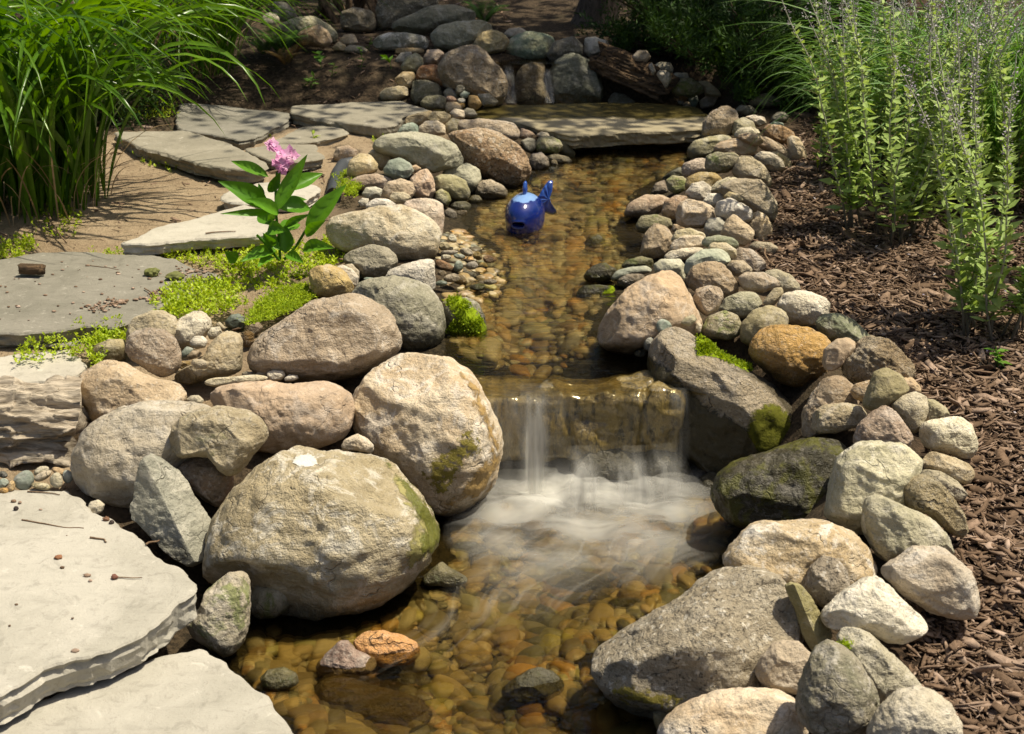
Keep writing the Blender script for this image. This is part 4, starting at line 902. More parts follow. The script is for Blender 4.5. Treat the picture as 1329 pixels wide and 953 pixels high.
flagstone('dark edged flagstone leading to the bridge slab', px(300, 0, 4.003, (305, 560), (330, 545), (600, 535), (880, 522), (1030, 575), (900, 600), (860, 650), (770, 662), (600, 635), (400, 602), (310, 585)), .14, .07, 'dim', 12)
flagstone('long stone bridge slab across the stream with a wet back half', [(560, 141), (640, 136), (700, 135.5), (780, 133), (850, 134), (905, 139), (922, 150), (916, 166), (870, 170), (800, 171), (745, 176), (700, 166), (660, 155), (600, 150)], .105, .065, 'slab', 13, 'bridge_slab', 'stone slab')

# ------------------------------------------------------------------ waterfall ledge, falling water and foam
def ledge():
    x0, x1, y0, y1, z0, z1 = -.24, .47, 3.52, 3.68, -.21, -.008
    n = 90; u = np.linspace(-1, 1, n); A, B = np.meshgrid(u, u, indexing='ij'); i = np.arange(n*n).reshape(n, n); V = []; F = []
    f0 = np.stack([i[:-1, :-1], i[1:, :-1], i[1:, 1:], i[:-1, 1:]], -1).reshape(-1, 4)
    for k, (ax, sg) in enumerate([(0, 1), (0, -1), (1, 1), (1, -1), (2, 1), (2, -1)]):
        q = np.zeros((n, n, 3)); q[..., ax] = sg; q[..., (ax+1) % 3] = A; q[..., (ax+2) % 3] = B
        V.append(q.reshape(-1, 3)); F.append((f0 if sg > 0 else f0[:, ::-1])+k*n*n)
    V = np.concatenate(V); F = np.concatenate(F); half = np.array([(x1-x0)/2, (y1-y0)/2, (z1-z0)/2]); rad = .028
    Q = V*half; inner = np.clip(Q, -(half-rad), half-rad); nrm = Q-inner; nrm = nrm/(np.linalg.norm(nrm, axis=1)[:, None]+1e-9)
    P = inner+nrm*rad + np.array([(x0+x1)/2, (y0+y1)/2, (z0+z1)/2])
    bul = .020*fbm(P*np.array([5, 5, 6])+3, 4, 3) + .006*fbm(P*np.array([20, 20, 14]), 4, 8) - .012*sstep(.08, 0, np.abs(noise(P*np.array([4, 4, 3])+9, 5)))
    P = P + nrm*bul[:, None]
    c = np.array([.12, 3.75, -.1])
    m, nt, _ = newmat('wet_ledge_stone'); b = NB(nt); v = b.obj()
    n1 = b.noise(v, 9, 7, .7, .6); n2 = b.noise(b.scale(v, (60, 60, 14)), 1, 5, .7)
    n3 = b.noise(v, 120, 4, .75); cc = b.mix(b.ramp(n1, .35, .65), (.10, .07, .018), (.28, .20, .06)); cc = b.mix(b.ramp(n2, .46, .66), cc, (.025, .02, .008)); cc = b.mix(b.math('MULTIPLY', b.ramp(n3, .54, .66), .6), cc, (.30, .23, .10))
    b.out(b.bsdf(Base_Color=cc, Roughness=.3, Coat_Weight=.8, Coat_Roughness=.12, Normal=b.bump(b.math('ADD', n1, n2), .6, .015), Specular_IOR_Level=.5))
    tag(mesh('ledge_stone', P-c, F, m, None, c), 'wet brown block of stone forming the lip of the waterfall', 'stone block')
ledge()
def veil_mat(name, scale, lo, hi, mx_a, colr=(.84, .83, .77), iso=0):
    m, nt, _ = newmat(name); b = NB(nt)
    u = b.attr('flowuv').outputs['Vector']
    n = b.noise(b.scale(u, scale), 1.0, 4, .6, .15); n2 = b.noise(b.scale(u, (scale[0]*3, scale[1]*1.3, 1)), 1.0, 3, .65)
    if iso: n = b.math('ADD', b.math('MULTIPLY', n, .22), b.math('MULTIPLY', b.noise(b.scale(b.obj(), (.75, 1.3, 1)), iso, 2.5, .5, .3), .78)); n2 = n
    den = b.attr('veil').outputs['Fac']
    f = b.ramp(b.math('ADD', b.math('MULTIPLY', n, .75), b.math('MULTIPLY', n2, .25)), lo, hi)
    f = b.math('MULTIPLY', b.math('MULTIPLY', b.math('ADD', b.math('MULTIPLY', f, .88), b.math('MULTIPLY', den, .12)), den), mx_a)
    df = nt.nodes.new('ShaderNodeBsdfDiffuse'); df.inputs[0].default_value = (*colr, 1)
    tl = nt.nodes.new('ShaderNodeBsdfTranslucent'); tl.inputs[0].default_value = (*colr, 1)
    a = nt.nodes.new('ShaderNodeMixShader'); a.inputs[0].default_value = .45; nt.links.new(df.outputs[0], a.inputs[1]); nt.links.new(tl.outputs[0], a.inputs[2])
    tr = nt.nodes.new('ShaderNodeBsdfTransparent'); q = nt.nodes.new('ShaderNodeMixShader'); b.put(q, 0, f)
    nt.links.new(tr.outputs[0], q.inputs[1]); nt.links.new(a.outputs[0], q.inputs[2]); b.out(q.outputs[0]); return m
M_FALL = veil_mat('falling_water', (16, .8, 1), .30, .70, .85)
M_FOAM = veil_mat('white_water', (2.4, 2.2, 1), .28, .62, .97, iso=9)
M_FLOW = veil_mat('water_streaks', (26, 1.1, 1), .48, .72, .5, (.80, .76, .66))
def curtain(x0, x1, y0, z0, z1, out, mat, name, dens, seed, spread=0.0):
    nu, nv = 60, 40; u = np.linspace(0, 1, nu); t = np.linspace(0, 1, nv); U, T = np.meshgrid(u, t)
    xm = (x0+x1)/2; X = x0+(x1-x0)*U; X = X + (X-xm)*spread*T
    lead = .18; tt = np.clip((T-lead)/(1-lead), 0, 1)
    Y = y0 + .10*(1-np.clip(T/lead, 0, 1)) - out*np.sqrt(tt)*.9 - out*.3*tt; Z = z0 + (z1-z0)*tt**1.6 + .004
    Y = Y - .012*noise(np.stack([U*6+seed, T*.8, 0*U], -1), seed) * tt
    d = dens*sstep(0, .36, U+.10*noise(np.stack([U*0, T*3, 0*U+seed], -1), 7))*sstep(1, .64, U+.10*noise(np.stack([U*0, T*3, 0*U+seed+5], -1), 7))*(.15+.85*sstep(0.05, .5, T))
    n = nu*nv; i = np.arange(n).reshape(nv, nu)
    F = np.stack([i[:-1, :-1], i[:-1, 1:], i[1:, 1:], i[1:, :-1]], -1).reshape(-1, 4)
    fl = np.stack([(X*1.0).ravel(), T.ravel(), np.full(n, seed)], -1)
    return tag(mesh(name, np.stack([X, Y, Z], -1).reshape(-1, 3), F, mat, col={'veil': d.ravel(), 'flowuv': fl}), kind='structure')
curtain(-.12, .17, 3.48, .002, -.265, .045, M_FALL, 'waterfall_curtain', .42, 3)
curtain(.015, .11, 3.465, .002, -.265, .055, M_FALL, 'waterfall_strand', .95, 5)
curtain(.43, .48, 3.53, .002, -.22, .05, M_FALL, 'waterfall_strand', .5, 9, .5)
curtain(.04, .50, 3.46, -.165, -.265, .05, M_FALL, 'lower_fall', .25, 11, .1)
curtain(.15, .245, 3.40, -.150, -.268, .06, M_FALL, 'lower_fall_strand', .75, 12, .35)
curtain(.27, .37, 3.40, -.150, -.268, .06, M_FALL, 'lower_fall_strand', .75, 15, .4)
curtain(.36, .46, 3.42, -.150, -.268, .06, M_FALL, 'lower_fall_strand', .5, 18, .7)
# foam spreading over the splash pool, thick under the falls and breaking into streaks down stream
FO = unproj([(600, 640), (640, 618), (700, 606), (900, 608), (950, 650), (965, 690), (930, 735), (860, 770), (800, 770), (740, 800), (640, 840), (500, 880), (440, 930), (440, 890), (540, 800), (600, 740), (575, 700), (575, 665)], -.262)
def foam(name, z, mat, hi, power, seed, amp):
    x0, y0 = FO.min(0)-.05; x1, y1 = FO.max(0)+.05; res = .012
    X, Y = np.meshgrid(np.arange(x0, x1, res), np.arange(y0, y1, res)); q = np.stack([X, Y], -1)
    e = np.clip(-sdist(q, FO)/.16, 0, 1)
    r = np.hypot(X-.16, (Y-3.56)*1.0); th = np.arctan2(X-.16, 3.62-Y)
    d = hi*e**.8*np.clip(1.12-r/power, 0, 1)**1.2
    Z = z + amp*(fbm(np.stack([X*9, Y*9, 0*X+seed], -1), 3, seed)+.3)*np.clip(1.2-r/.6, .1, 1)
    k = (d > .004); i = np.arange(X.size).reshape(X.shape)
    F = np.stack([i[:-1, :-1], i[:-1, 1:], i[1:, 1:], i[1:, :-1]], -1).reshape(-1, 4); F = F[k.ravel()[F].any(1)]
    u = np.unique(F); mp = np.zeros(X.size, int); mp[u] = np.arange(len(u))
    if 'streak' in name:
        d = d*sstep(.20, .50, r); th = (X*.80-(Y-3.3)*.62)*1.5; r = (X*.62+(Y-3.3)*.80)*-1.2
    fl = np.stack([th.ravel()+.10*noise(np.stack([X*4, Y*4, 0*X], -1), 31).ravel(), r.ravel()*2.2, np.full(X.size, seed)], -1)
    return tag(mesh(name, np.stack([X, Y, Z], -1).reshape(-1, 3)[u], mp[F], mat, col={'veil': d.ravel()[u], 'flowuv': fl[u]}), kind='stuff')
foam('white_water', -.252, M_FOAM, 1.0, .69, 2, .018)
foam('white_water_mist', -.238, M_FOAM, .85, .42, 6, .026)
foam('water_streaks', -.262, M_FLOW, 1.0, 1.7, 9, .004)

# ------------------------------------------------------------------ pebbles on the stream bed
def pebble_mat(use_attr):
    m, nt, _ = newmat('stream_pebble' + ('_mass' if use_attr else '')); b = NB(nt)
    r = b.attr('tint').outputs['Fac'] if use_attr else b.rnd()
    c = b.cr(r, [(0, (.30, .20, .09)), (.14, (.44, .32, .13)), (.28, (.13, .105, .06)), (.42, (.44, .36, .20)), (.55, (.11, .105, .06)), (.66, (.27, .16, .06)), (.76, (.50, .43, .26)), (.86, (.48, .24, .04)), (.93, (.22, .22, .15)), (1, (.40, .33, .08))])
    n = b.noise(b.obj(), 60, 5, .7); c = b.mix(b.ramp(n, .5, .7), c, b.hsv(c, .5, 1, .5))
    c = b.hsv(c, .5, 1, .85); b.out(b.bsdf(Base_Color=c, Roughness=.45, Normal=b.bump(n, .3, .006))); return m
M_PEB = pebble_mat(False); M_PEBM = pebble_mat(True)
def pebble_shape(k, seed):
    V, F = ico(k); g = np.random.default_rng(seed); so = g.uniform(0, 30, 3)
    L = V*np.array([1, g.uniform(.62, .85), g.uniform(.42, .62)]); L = L*(1+.16*noise(V*1.3+so, seed))[:, None]
    return L, F
def scatter(poly, n, z0, smin, smax, g):
    p = np.array(poly); lo, hi = p.min(0), p.max(0); out = []
    while len(out) < n:
        q = g.uniform(lo, hi, (4000, 2)); q = q[sdist(q, poly) < -.02]; out += q.tolist()
    return np.array(out[:n])
g = np.random.default_rng(11)
LOV = [(x, max(y, 2.15)) for x, y in LOP]
pu = scatter([tuple(q) for q in UPP], 3200, 0, 0, 0, g); pl_ = scatter(LOV, 2500, 0, 0, 0, g)
PP = np.concatenate([pu, pl_]); PS = np.exp(g.normal(math.log(.0175), .58, len(PP))).clip(.007, .055)*np.where(PP[:, 1] < 3.4, .92, .95)
PZ = ground(PP[:, 0], PP[:, 1]) + PS*.25; PZ = np.minimum(PZ, np.where(PP[:, 1] < 3.5, -.27, 0.0) - .85*PS)
p3 = np.c_[PP, PZ]; pj = proj(p3); vis = (pj[:, 0] > -20) & (pj[:, 0] < 1350) & (pj[:, 1] < 985)
p3, PS, pj = p3[vis], PS[vis], pj[vis]
covered = np.zeros(len(p3), bool)
for o_, lb, Vw, F_ in PLACED:
    c_ = Vw.mean(0); rr_ = np.linalg.norm(Vw-c_, axis=1).mean()
    covered |= (np.linalg.norm((p3-c_)[:, :2], axis=1) < .8*rr_)
covered |= (p3[:, 0] > -.22) & (p3[:, 0] < .5) & (p3[:, 1] > 3.44) & (p3[:, 1] < 3.85)
infoam = (np.hypot(p3[:, 0]-.16, p3[:, 1]-3.3) < .34)
app = PS/np.linalg.norm(p3-CAM, axis=1); app[infoam] = 0; app[covered] = -1
order = np.argsort(-app); order = order[app[order] >= 0]; big = order[:225]; rest = order[225:]
rest = rest[~((p3[rest, 0] > -.22) & (p3[rest, 0] < .5) & (p3[rest, 1] > 3.5) & (p3[rest, 1] < 3.85))]
shapes = [pebble_shape(4, 40+k) for k in range(7)]; pmesh = []
for k, (L, F) in enumerate(shapes):
    t = mesh('pebble', L, F, M_PEB); pmesh.append(t.data); bpy.data.objects.remove(t)
for q in big:
    o = bpy.data.objects.new('pebble', pmesh[int(g.integers(7))]); COL.objects.link(o)
    o.location = p3[q]; s_ = PS[q]; o.scale = (s_*g.uniform(1, 1.35), s_, s_); o.rotation_euler = (g.normal(0, .2), g.normal(0, .2), g.uniform(0, 6.28))
    if p3[q][1] < 3.5: tag(o, 'smooth brown pebble on the bed of the lower pool, under the water', 'pebble', 'pebbles on the lower pool bed')
    else: tag(o, 'smooth brown pebble on the bed of the upper stream, under shallow water', 'pebble', 'pebbles on the upper stream bed')
G = Geo(); sh3 = [pebble_shape(3, 70+k) for k in range(9)]
for q in rest:
    L, F = sh3[int(g.integers(9))]; a = g.uniform(0, 6.28); ca, sa = math.cos(a), math.sin(a); s_ = PS[q]
    V = L*np.array([s_*g.uniform(1, 1.35), s_, s_]); V = np.stack([V[:, 0]*ca-V[:, 1]*sa, V[:, 0]*sa+V[:, 1]*ca, V[:, 2]], -1)+p3[q]
    G.add(V, F, float(g.uniform()))
G.C = [np.full(len(v), c if np.ndim(c) == 0 else c[0]) for v, c in zip(G.V, G.C)]
tag(G.out('stream_gravel', M_PEBM), kind='stuff')
G = Geo(); BP = unproj([(572, 296), (602, 292), (612, 305), (640, 318), (655, 345), (645, 372), (610, 385), (575, 385), (568, 340)], .02)
q = g.uniform(BP.min(0), BP.max(0), (1500, 2)); q = q[inpoly(q, BP)]
for o_, lb, Vw, F_ in PLACED:
    if 'beach' in lb or 'pebble' in lb:
        c_ = Vw.mean(0); q = q[np.linalg.norm(q-c_[:2], axis=1) > .9*np.linalg.norm(Vw-c_, axis=1).max()+.006]
for x, y in q[:520]:
    L, F = sh3[int(g.integers(9))]; a = g.uniform(0, 6.28); ca, sa = math.cos(a), math.sin(a); s_ = float(np.exp(g.normal(math.log(.013), .4)).clip(.006, .026))
    V = L*np.array([s_*1.2, s_, s_]); V = np.stack([V[:, 0]*ca-V[:, 1]*sa, V[:, 0]*sa+V[:, 1]*ca, V[:, 2]], -1)+[x, y, max(g1(x, y), -.012)+s_*.2]
    G.add(V, F, float(g.uniform()))
tag(G.out('beach_gravel', M_PEBM), kind='stuff')

# ------------------------------------------------------------------ mulch chips (nobody could count them)
def wood_mat(name, c1, c2, c3, sc=(6, 70, 70), bump=.6, rough=.9, attr=None):
    m, nt, _ = newmat(name); b = NB(nt); v = b.obj()
    n1 = b.noise(b.scale(v, sc), 1.0, 7, .68, .6); n2 = b.noise(v, 9, 5, .6)
    c = b.mix(b.ramp(n1, .36, .62), c1, c2); c = b.mix(b.ramp(n2, .5, .75), c, c3)
    if attr: c = b.hsv(c, .5, b.lin(b.attr(attr).outputs['Fac'], 0, 1, 1.1, .7), b.lin(b.attr(attr).outputs['Fac'], 0, 1, .4, 1.75))
    b.out(b.bsdf(Base_Color=c, Roughness=rough, Normal=b.bump(n1, bump, .01), Specular_IOR_Level=.25)); return m
M_CHIP = wood_mat('bark_mulch', (.145, .092, .056), (.26, .17, .108), (.19, .125, .078), (40, 40, 40), .4, .85, 'tint')
def chips(n, pts, smin, smax, g, name):
    k = len(pts); L = np.exp(g.normal(math.log(.0165), .75, k)).clip(smin, smax); Wd = L*g.uniform(.10, .38, k); T = np.minimum(Wd*.5, g.uniform(.0015, .005, k))
    a = g.uniform(0, 6.28, k); tilt = g.normal(0, .28, k); roll = g.normal(0, .5, k)
    d = np.stack([np.cos(a)*np.cos(tilt), np.sin(a)*np.cos(tilt), np.sin(tilt)], -1)
    s = np.stack([-np.sin(a), np.cos(a), 0*a], -1); u = np.cross(d, s)
    s2 = s*np.cos(roll)[:, None]+u*np.sin(roll)[:, None]; u2 = np.cross(d, s2)
    z = ground(pts[:, 0], pts[:, 1]) + .012*fbm(np.c_[pts, 0*pts[:, :1]]*3, 3, 5) + g.uniform(.0, .016, k)
    c = np.c_[pts, z]
    V = []
    for e, wa in ((-1, .55), (-.25, 1.0), (.35, .9), (1, .3)):
        j = g.uniform(.6, 1.2, k)*wa; bend = g.normal(0, .06, k)*L
        for sy, sz in ((1, 1), (-1, 1), (-1, -1), (1, -1)):
            V.append(c + d*(L*.5*e)[:, None] + s2*(sy*Wd*.5*j + bend*.5)[:, None] + u2*(sz*T*.5)[:, None])
    V = np.stack(V, 1).reshape(-1, 3); i = (np.arange(k)*16)[:, None]; fs = []
    for q in range(3):
        for t in range(4): fs.append(np.array([q*4+t, q*4+(t+1) % 4, q*4+4+(t+1) % 4, q*4+4+t]))
    fs.append(np.array([0, 3, 2, 1])); fs.append(np.array([12, 13, 14, 15]))
    F = np.concatenate([i+f for f in fs])
    return tag(mesh(name, V, F, M_CHIP, smooth=False, col={'tint': np.repeat(g.beta(1.25, 2.2, k), 16)}), kind='stuff')
g = np.random.default_rng(5)
yy = 1.9 + 5.3*g.uniform(0, 1, 210000)**1.25; xx = g.uniform(.55, 3.4, 210000); q = np.c_[xx, yy]
pj = proj(np.c_[q, ground(xx, yy)]); k = (xx > mulx(yy)-.10) & (pj[:, 0] < 1850) & (pj[:, 1] < 1010)
dens = np.clip(3.2/yy, .35, 1.0); k &= g.uniform(0, 1, len(yy)) < dens
chips(0, q[k], .006, .105, g, 'bark_mulch')
# leaf litter and crumbs on the dim soil and sand at the left
q = np.c_[g.uniform(-2.6, .0, 5200), g.uniform(3.9, 9.2, 5200)]; k = (sdist(q, UPP) > .25) & ((q[:, 1] > 6.4) | (g.uniform(0, 1, len(q)) < .30))
chips(0, q[k], .006, .05, g, 'leaf_litter')

# ------------------------------------------------------------------ timber
def bark_log(label, a, b_, rad, mat, seed, arc=(0, 2*math.pi), hollow=0.0, flat=1.0, amp=.16):
    a, b_ = np.array(a), np.array(b_); ax = (b_-a); ln = np.linalg.norm(ax); ax /= ln
    sd_ = np.cross(ax, [0, 0, 1]); sd_ /= np.linalg.norm(sd_); up = np.cross(sd_, ax)
    nu, nv = 220, 180; full = hollow == 0
    U = np.linspace(0, 1, nu); T = np.linspace(arc[0], arc[1], nv, endpoint=not full)
    uu, tt = np.meshgrid(U, T, indexing='ij')
    def surf(r0, am, s):
        q = np.stack([uu*ln*8, np.cos(tt)*rad*26, np.sin(tt)*rad*26], -1)
        rg = 1-np.abs(noise(q*np.array([.9, 1.4, 1.4])+s, s)); n = .9*(rg**3-.4) + .4*fbm(q*np.array([2, 2.6, 2.6]), 3, s+2) + .5*noise(q*.35, s+5)
        stp = np.round(noise(q*np.array([.5, .8, .8])+7, s+9)*3)/3
        r = r0*(1+am*n+am*.8*stp)
        endj = ln*.12*noise(np.stack([tt*2.2, uu*0, uu*0+s], -1), s+3)
        return a + ax*((uu*ln + endj*(np.abs(uu-.5)*2)**3)[..., None]) + sd_*(np.cos(tt)*r)[..., None] + up*(np.sin(tt)*r*flat)[..., None]
    i = np.arange(nu*nv).reshape(nu, nv); V = surf(rad, amp, seed).reshape(-1, 3)
    if full:
        j = np.roll(i, -1, 1); F = np.stack([i[:-1], j[:-1], j[1:], i[1:]], -1).reshape(-1, 4).tolist(); F.append(i[0][::-1].tolist()); F.append(i[-1].tolist())
    else:
        n0 = nu*nv; V = np.concatenate([V, surf(rad*hollow, amp*.7, seed+30).reshape(-1, 3)]); F = np.stack([i[:-1, :-1], i[:-1, 1:], i[1:, 1:], i[1:, :-1]], -1).reshape(-1, 4)
        F2 = F[:, ::-1]+n0; e = []
        for A in (i[:, 0][::-1], i[:, -1], i[0], i[-1][::-1]): e.append(np.stack([A[:-1], A[1:], A[1:]+n0, A[:-1]+n0], -1))
        F = np.concatenate([F, F2]+e).tolist()
    c = V.mean(0); o = mesh('log', V-c, F, mat, None, c)
    return tag(o, label, 'log')
M_LOG = wood_mat('weathered_log_wood', (.19, .155, .11), (.50, .43, .33), (.40, .33, .24), (7, 60, 60), 1.0)
M_DLOG = wood_mat('dark_log_wood', (.028, .02, .013), (.15, .095, .05), (.08, .05, .03), (7, 55, 55), 1.0)
c1 = aty(-150, 556, 3.33); c2 = aty(104, 556, 3.36)
bark_log('weathered brown bark log under the whitish flagstone', c1, c2, .098, M_LOG, 4, flat=1.02, amp=.27)
a_ = aty(772, 80, 7.3); b2 = aty(866, 122, 7.12)
bark_log('dark hollow log arching over the rocks beside the bridge slab', a_, b2, .095, M_DLOG, 8, arc=(math.radians(-15), math.radians(200)), hollow=.72, flat=.95, amp=.2)
bl = at(42, 354, .07); bark_log('small dark chunk of wood lying on the large grey flagstone', bl+np.array([-.033, 0, .014]), bl+np.array([.036, -.012, .014]), .019, M_DLOG, 12, amp=.12)
def stump():
    G = Geo(); c = aty(418, 34, 8.3); g = np.random.default_rng(3)
    for k in range(13):
        a = g.uniform(0, 6.28); p0 = c+np.array([g.uniform(-.35, .3), g.uniform(-.1, .2), .65]); p1 = c+np.array([g.uniform(-.45, .5), g.uniform(-.25, .05), g.uniform(-.12, .02)])
        n = 14; t = np.linspace(0, 1, n)[:, None]; path = p0+(p1-p0)*t + .07*np.stack([noise(np.c_[t*3, t*0+k, t*0], 3), noise(np.c_[t*3, t*0+k, t*0], 5), 0*t[:, 0]], -1)
        r = g.uniform(.02, .055)*(1-.5*t[:, 0]); an = np.linspace(0, 2*math.pi, 9)[:-1]
        V = path[:, None]+np.stack([np.cos(an)[None]*r[:, None], np.sin(an)[None]*r[:, None]*.9, 0*an[None]*r[:, None]], -1)
        i = np.arange(n*8).reshape(n, 8); j = np.roll(i, -1, 1); G.add(V.reshape(-1, 3), np.stack([i[:-1], j[:-1], j[1:], i[1:]], -1).reshape(-1, 4))
    base = np.array([c[0], c[1], g1(c[0], c[1])])
    tag(G.out('root_stump', wood_mat('old_root_wood', (.035, .022, .012), (.17, .11, .06), (.09, .06, .035), (60, 60, 8)), loc=base), 'dark tangle of old roots at the top edge of the photo', 'stump')
stump()

# ------------------------------------------------------------------ blue ceramic fish
def fish():
    P0 = at(682, 300, 0.0); P0[1] += .075
    root = empty('ceramic_fish', P0, 'glazed blue ceramic fish sitting in the shallow stream', 'garden ornament')
    def glaze(name, c1, c2, back=None):
        m, nt, _ = newmat(name); b = NB(nt); v = b.obj(); n = b.noise(v, 30, 3); c = b.mix(n, c1, c2)
        if back:
            z = b.math('ADD', b.xyz(v)[2], b.math('MULTIPLY', b.math('SUBTRACT', n, .5), .02)); c = b.mix(b.ramp(z, .107, .112), c, back)
        b.out(b.bsdf(Base_Color=c, Roughness=.12, Coat_Weight=.8, Coat_Roughness=.04, Normal=b.bump(b.noise(v, 18, 3), .25, .01))); return m
    MB_ = glaze('cobalt_glaze', (.003, .009, .095), (.007, .025, .20), (.20, .34, .62)); MF = glaze('fin_glaze', (.01, .04, .25), (.04, .12, .45))
    yaw = math.radians(-16); rot = np.array([[math.cos(yaw), -math.sin(yaw), 0], [math.sin(yaw), math.cos(yaw), 0], [0, 0, 1]])
    V, F = ico(6); L = V.copy()
    tap = 1-.55*sstep(.1, 1, L[:, 1]); P = np.stack([L[:, 0]*.073*tap, L[:, 1]*.125, np.where(L[:, 2] < 0, 1.75, 1.0)*L[:, 2]*.078*tap], -1)
    mouth = np.array([.004, -.112, -.012]); d = np.linalg.norm((P-mouth)*np.array([.8, 1, 1.5]), axis=1)
    P[:, 1] += .075*sstep(.021, .010, d)*(L[:, 1] < 0); P[:, 1] -= .007*np.exp(-((d-.022)/.007)**2)*.6*(L[:, 1] < 0)
    mesh('body', (P+[0, 0, .048]) @ rot.T, F, MB_, root)
    md, nt, _ = newmat('mouth_dark'); NB(nt).out(NB(nt).bsdf(Base_Color=(.003, .003, .006), Roughness=.6))
    V2, F2 = ico(4); mesh('mouth', (V2*np.array([.011, .004, .006])+mouth+[0, .062, .048]) @ rot.T, F2, md, root)
    def fin(name, out, thick, ridge):
        o2 = np.array(out, float); n = 60; pts = []
        for i in range(len(o2)):
            for t in range(8): pts.append(o2[i]+(o2[(i+1) % len(o2)]-o2[i])*t/8)
        pts = np.array(pts); k = np.exp(-.5*(np.arange(-3, 4)/1.6)**2); k /= k.sum(); m = len(pts)
        pts = np.stack([np.convolve(np.r_[pts[-3:, q], pts[:, q], pts[:3, q]], k, 'valid') for q in range(2)], -1); c = pts.mean(0)
        Vs = []; 
        for s, f in ((-1, .0), (-1, .55), (-1, .85), (0, 1.0), (1, .85), (1, .55), (1, .0)):
            th = {0.0: 1, .55: .95, .85: .7, 1.0: 0}[f]; w = pts*f + c*(1-f)
            x = s*thick*th*(1+ridge*.35*np.sin(w[:, 1]*420)); Vs.append(np.stack([x, w[:, 0], w[:, 1]], -1))
        V = np.concatenate(Vs); i = np.arange(m); j = (i+1) % m; F = np.concatenate([np.stack([q*m+i, q*m+j, (q+1)*m+j, (q+1)*m+i], -1) for q in range(6)])
        return V, F
    V, F = fin('dorsal', [(-.02, .118), (-.024, .150), (-.012, .172), (.004, .174), (.010, .150), (.016, .118)], .0075, 0)
    mesh('dorsal_fin', V @ rot.T, F, MF, root)
    V, F = fin('tail', [(.085, .055), (.10, .085), (.125, .125), (.145, .150), (.165, .150), (.162, .115), (.150, .085), (.160, .050), (.185, .022), (.165, .012), (.12, .030)], .008, 1)
    a = math.radians(-52); r2 = np.array([[math.cos(a), -math.sin(a), 0], [math.sin(a), math.cos(a), 0], [0, 0, 1]])
    V = (V-[0, .085, 0]) @ r2.T*[1, 1, 1]+[.012, .075, 0]
    mesh('tail_fin', V @ rot.T, F, MF, root)
fish()
# grey rubber liner edge showing between soil and stones
def liner():
    pts = px(400, 160, 4.003, (230, 195), (180, 205), (152, 245), (140, 290), (128, 345)); n = 40; Vs = []
    w = np.array([at(x, y, .10) for x, y in pts]); t = np.linspace(0, len(w)-1, n); ctr = np.stack([np.interp(t, range(len(w)), w[:, k]) for k in range(3)], -1)
    ctr[:, 2] = ground(ctr[:, 0], ctr[:, 1])+.012
    tg = np.gradient(ctr, axis=0); tg /= np.linalg.norm(tg, axis=1)[:, None]; sd_ = np.cross(tg, [0, 0, 1])
    an = np.linspace(0, 2*math.pi, 17)[:-1]
    V = ctr[:, None]+sd_[:, None]*(np.cos(an)*.030)[None, :, None]+np.array([0, 0, 1])*(np.sin(an)*.04)[None, :, None]
    i = np.arange(n*16).reshape(n, 16); j = np.roll(i, -1, 1); F = np.stack([i[:-1], j[:-1], j[1:], i[1:]], -1).reshape(-1, 4).tolist()+[i[0].tolist(), i[-1][::-1].tolist()]
    m, nt, _ = newmat('grey_rubber'); b = NB(nt); b.out(b.bsdf(Base_Color=(.04, .045, .05), Roughness=.6, Normal=b.bump(b.noise(b.obj(), 40, 4), .3, .01)))
    c = V.reshape(-1, 3).mean(0); tag(mesh('pond_liner_edge', V.reshape(-1, 3)-c, F, m, None, c), 'smooth dark grey roll of pond liner beside the round cream cobble', 'pond liner')
liner()

# ------------------------------------------------------------------ plants
M_GRASS = leaf_mat('grass_blade', (.045, .12, .009), (.15, .29, .020), .45, .27)
M_DRY = leaf_mat('dry_grass', (.22, .15, .07), (.40, .30, .17), .2, .8)
M_FGRASS = leaf_mat('fine_grass_blade', (.09, .20, .035), (.20, .36, .09), .35, .45)
M_HYD = leaf_mat('hydrangea_leaf', (.07, .20, .012), (.13, .31, .02), .38, .38, .12)
M_SAGE = leaf_mat('sage_leaf', (.25, .36, .075), (.43, .55, .20), .38, .7)
M_STEM = leaf_mat('sage_stem', (.07, .05, .03), (.42, .42, .32), .1, .8)
M_DSTEM = leaf_mat('dark_stem', (.05, .035, .02), (.08, .06, .03), .0, .8)
M_LAV = leaf_mat('lavender_bud', (.34, .30, .38), (.56, .53, .50), .2, .8)
M_SEDUM = leaf_mat('sedum_leaf', (.28, .40, .010), (.46, .56, .03), .35, .5)
M_WEED = leaf_mat('weed_leaf', (.07, .17, .015), (.14, .28, .03), .35, .5)
M_SHRUB = leaf_mat('shrub_needles', (.016, .045, .006), (.06, .125, .014), .2, .6)
M_CROWN = leaf_mat('tree_leaf', (.03, .08, .01), (.08, .16, .02), .3, .5)
M_PINK = leaf_mat('pink_petal', (.62, .24, .48), (.78, .50, .66), .3, .6)
def blade_path(base, az, th0, th1, L, n, pw, tw=0.0, g=RNG):
    t = np.linspace(0, 1, n); th = th0 + (th1-th0)*t**pw
    ds = L/(n-1); hx = np.cumsum(np.r_[0, np.sin(th[:-1])*ds]); hz = np.cumsum(np.r_[0, np.cos(th[:-1])*ds])
    azs = az + tw*t; return base + np.stack([np.cos(azs)*hx, np.sin(azs)*hx, hz], -1)
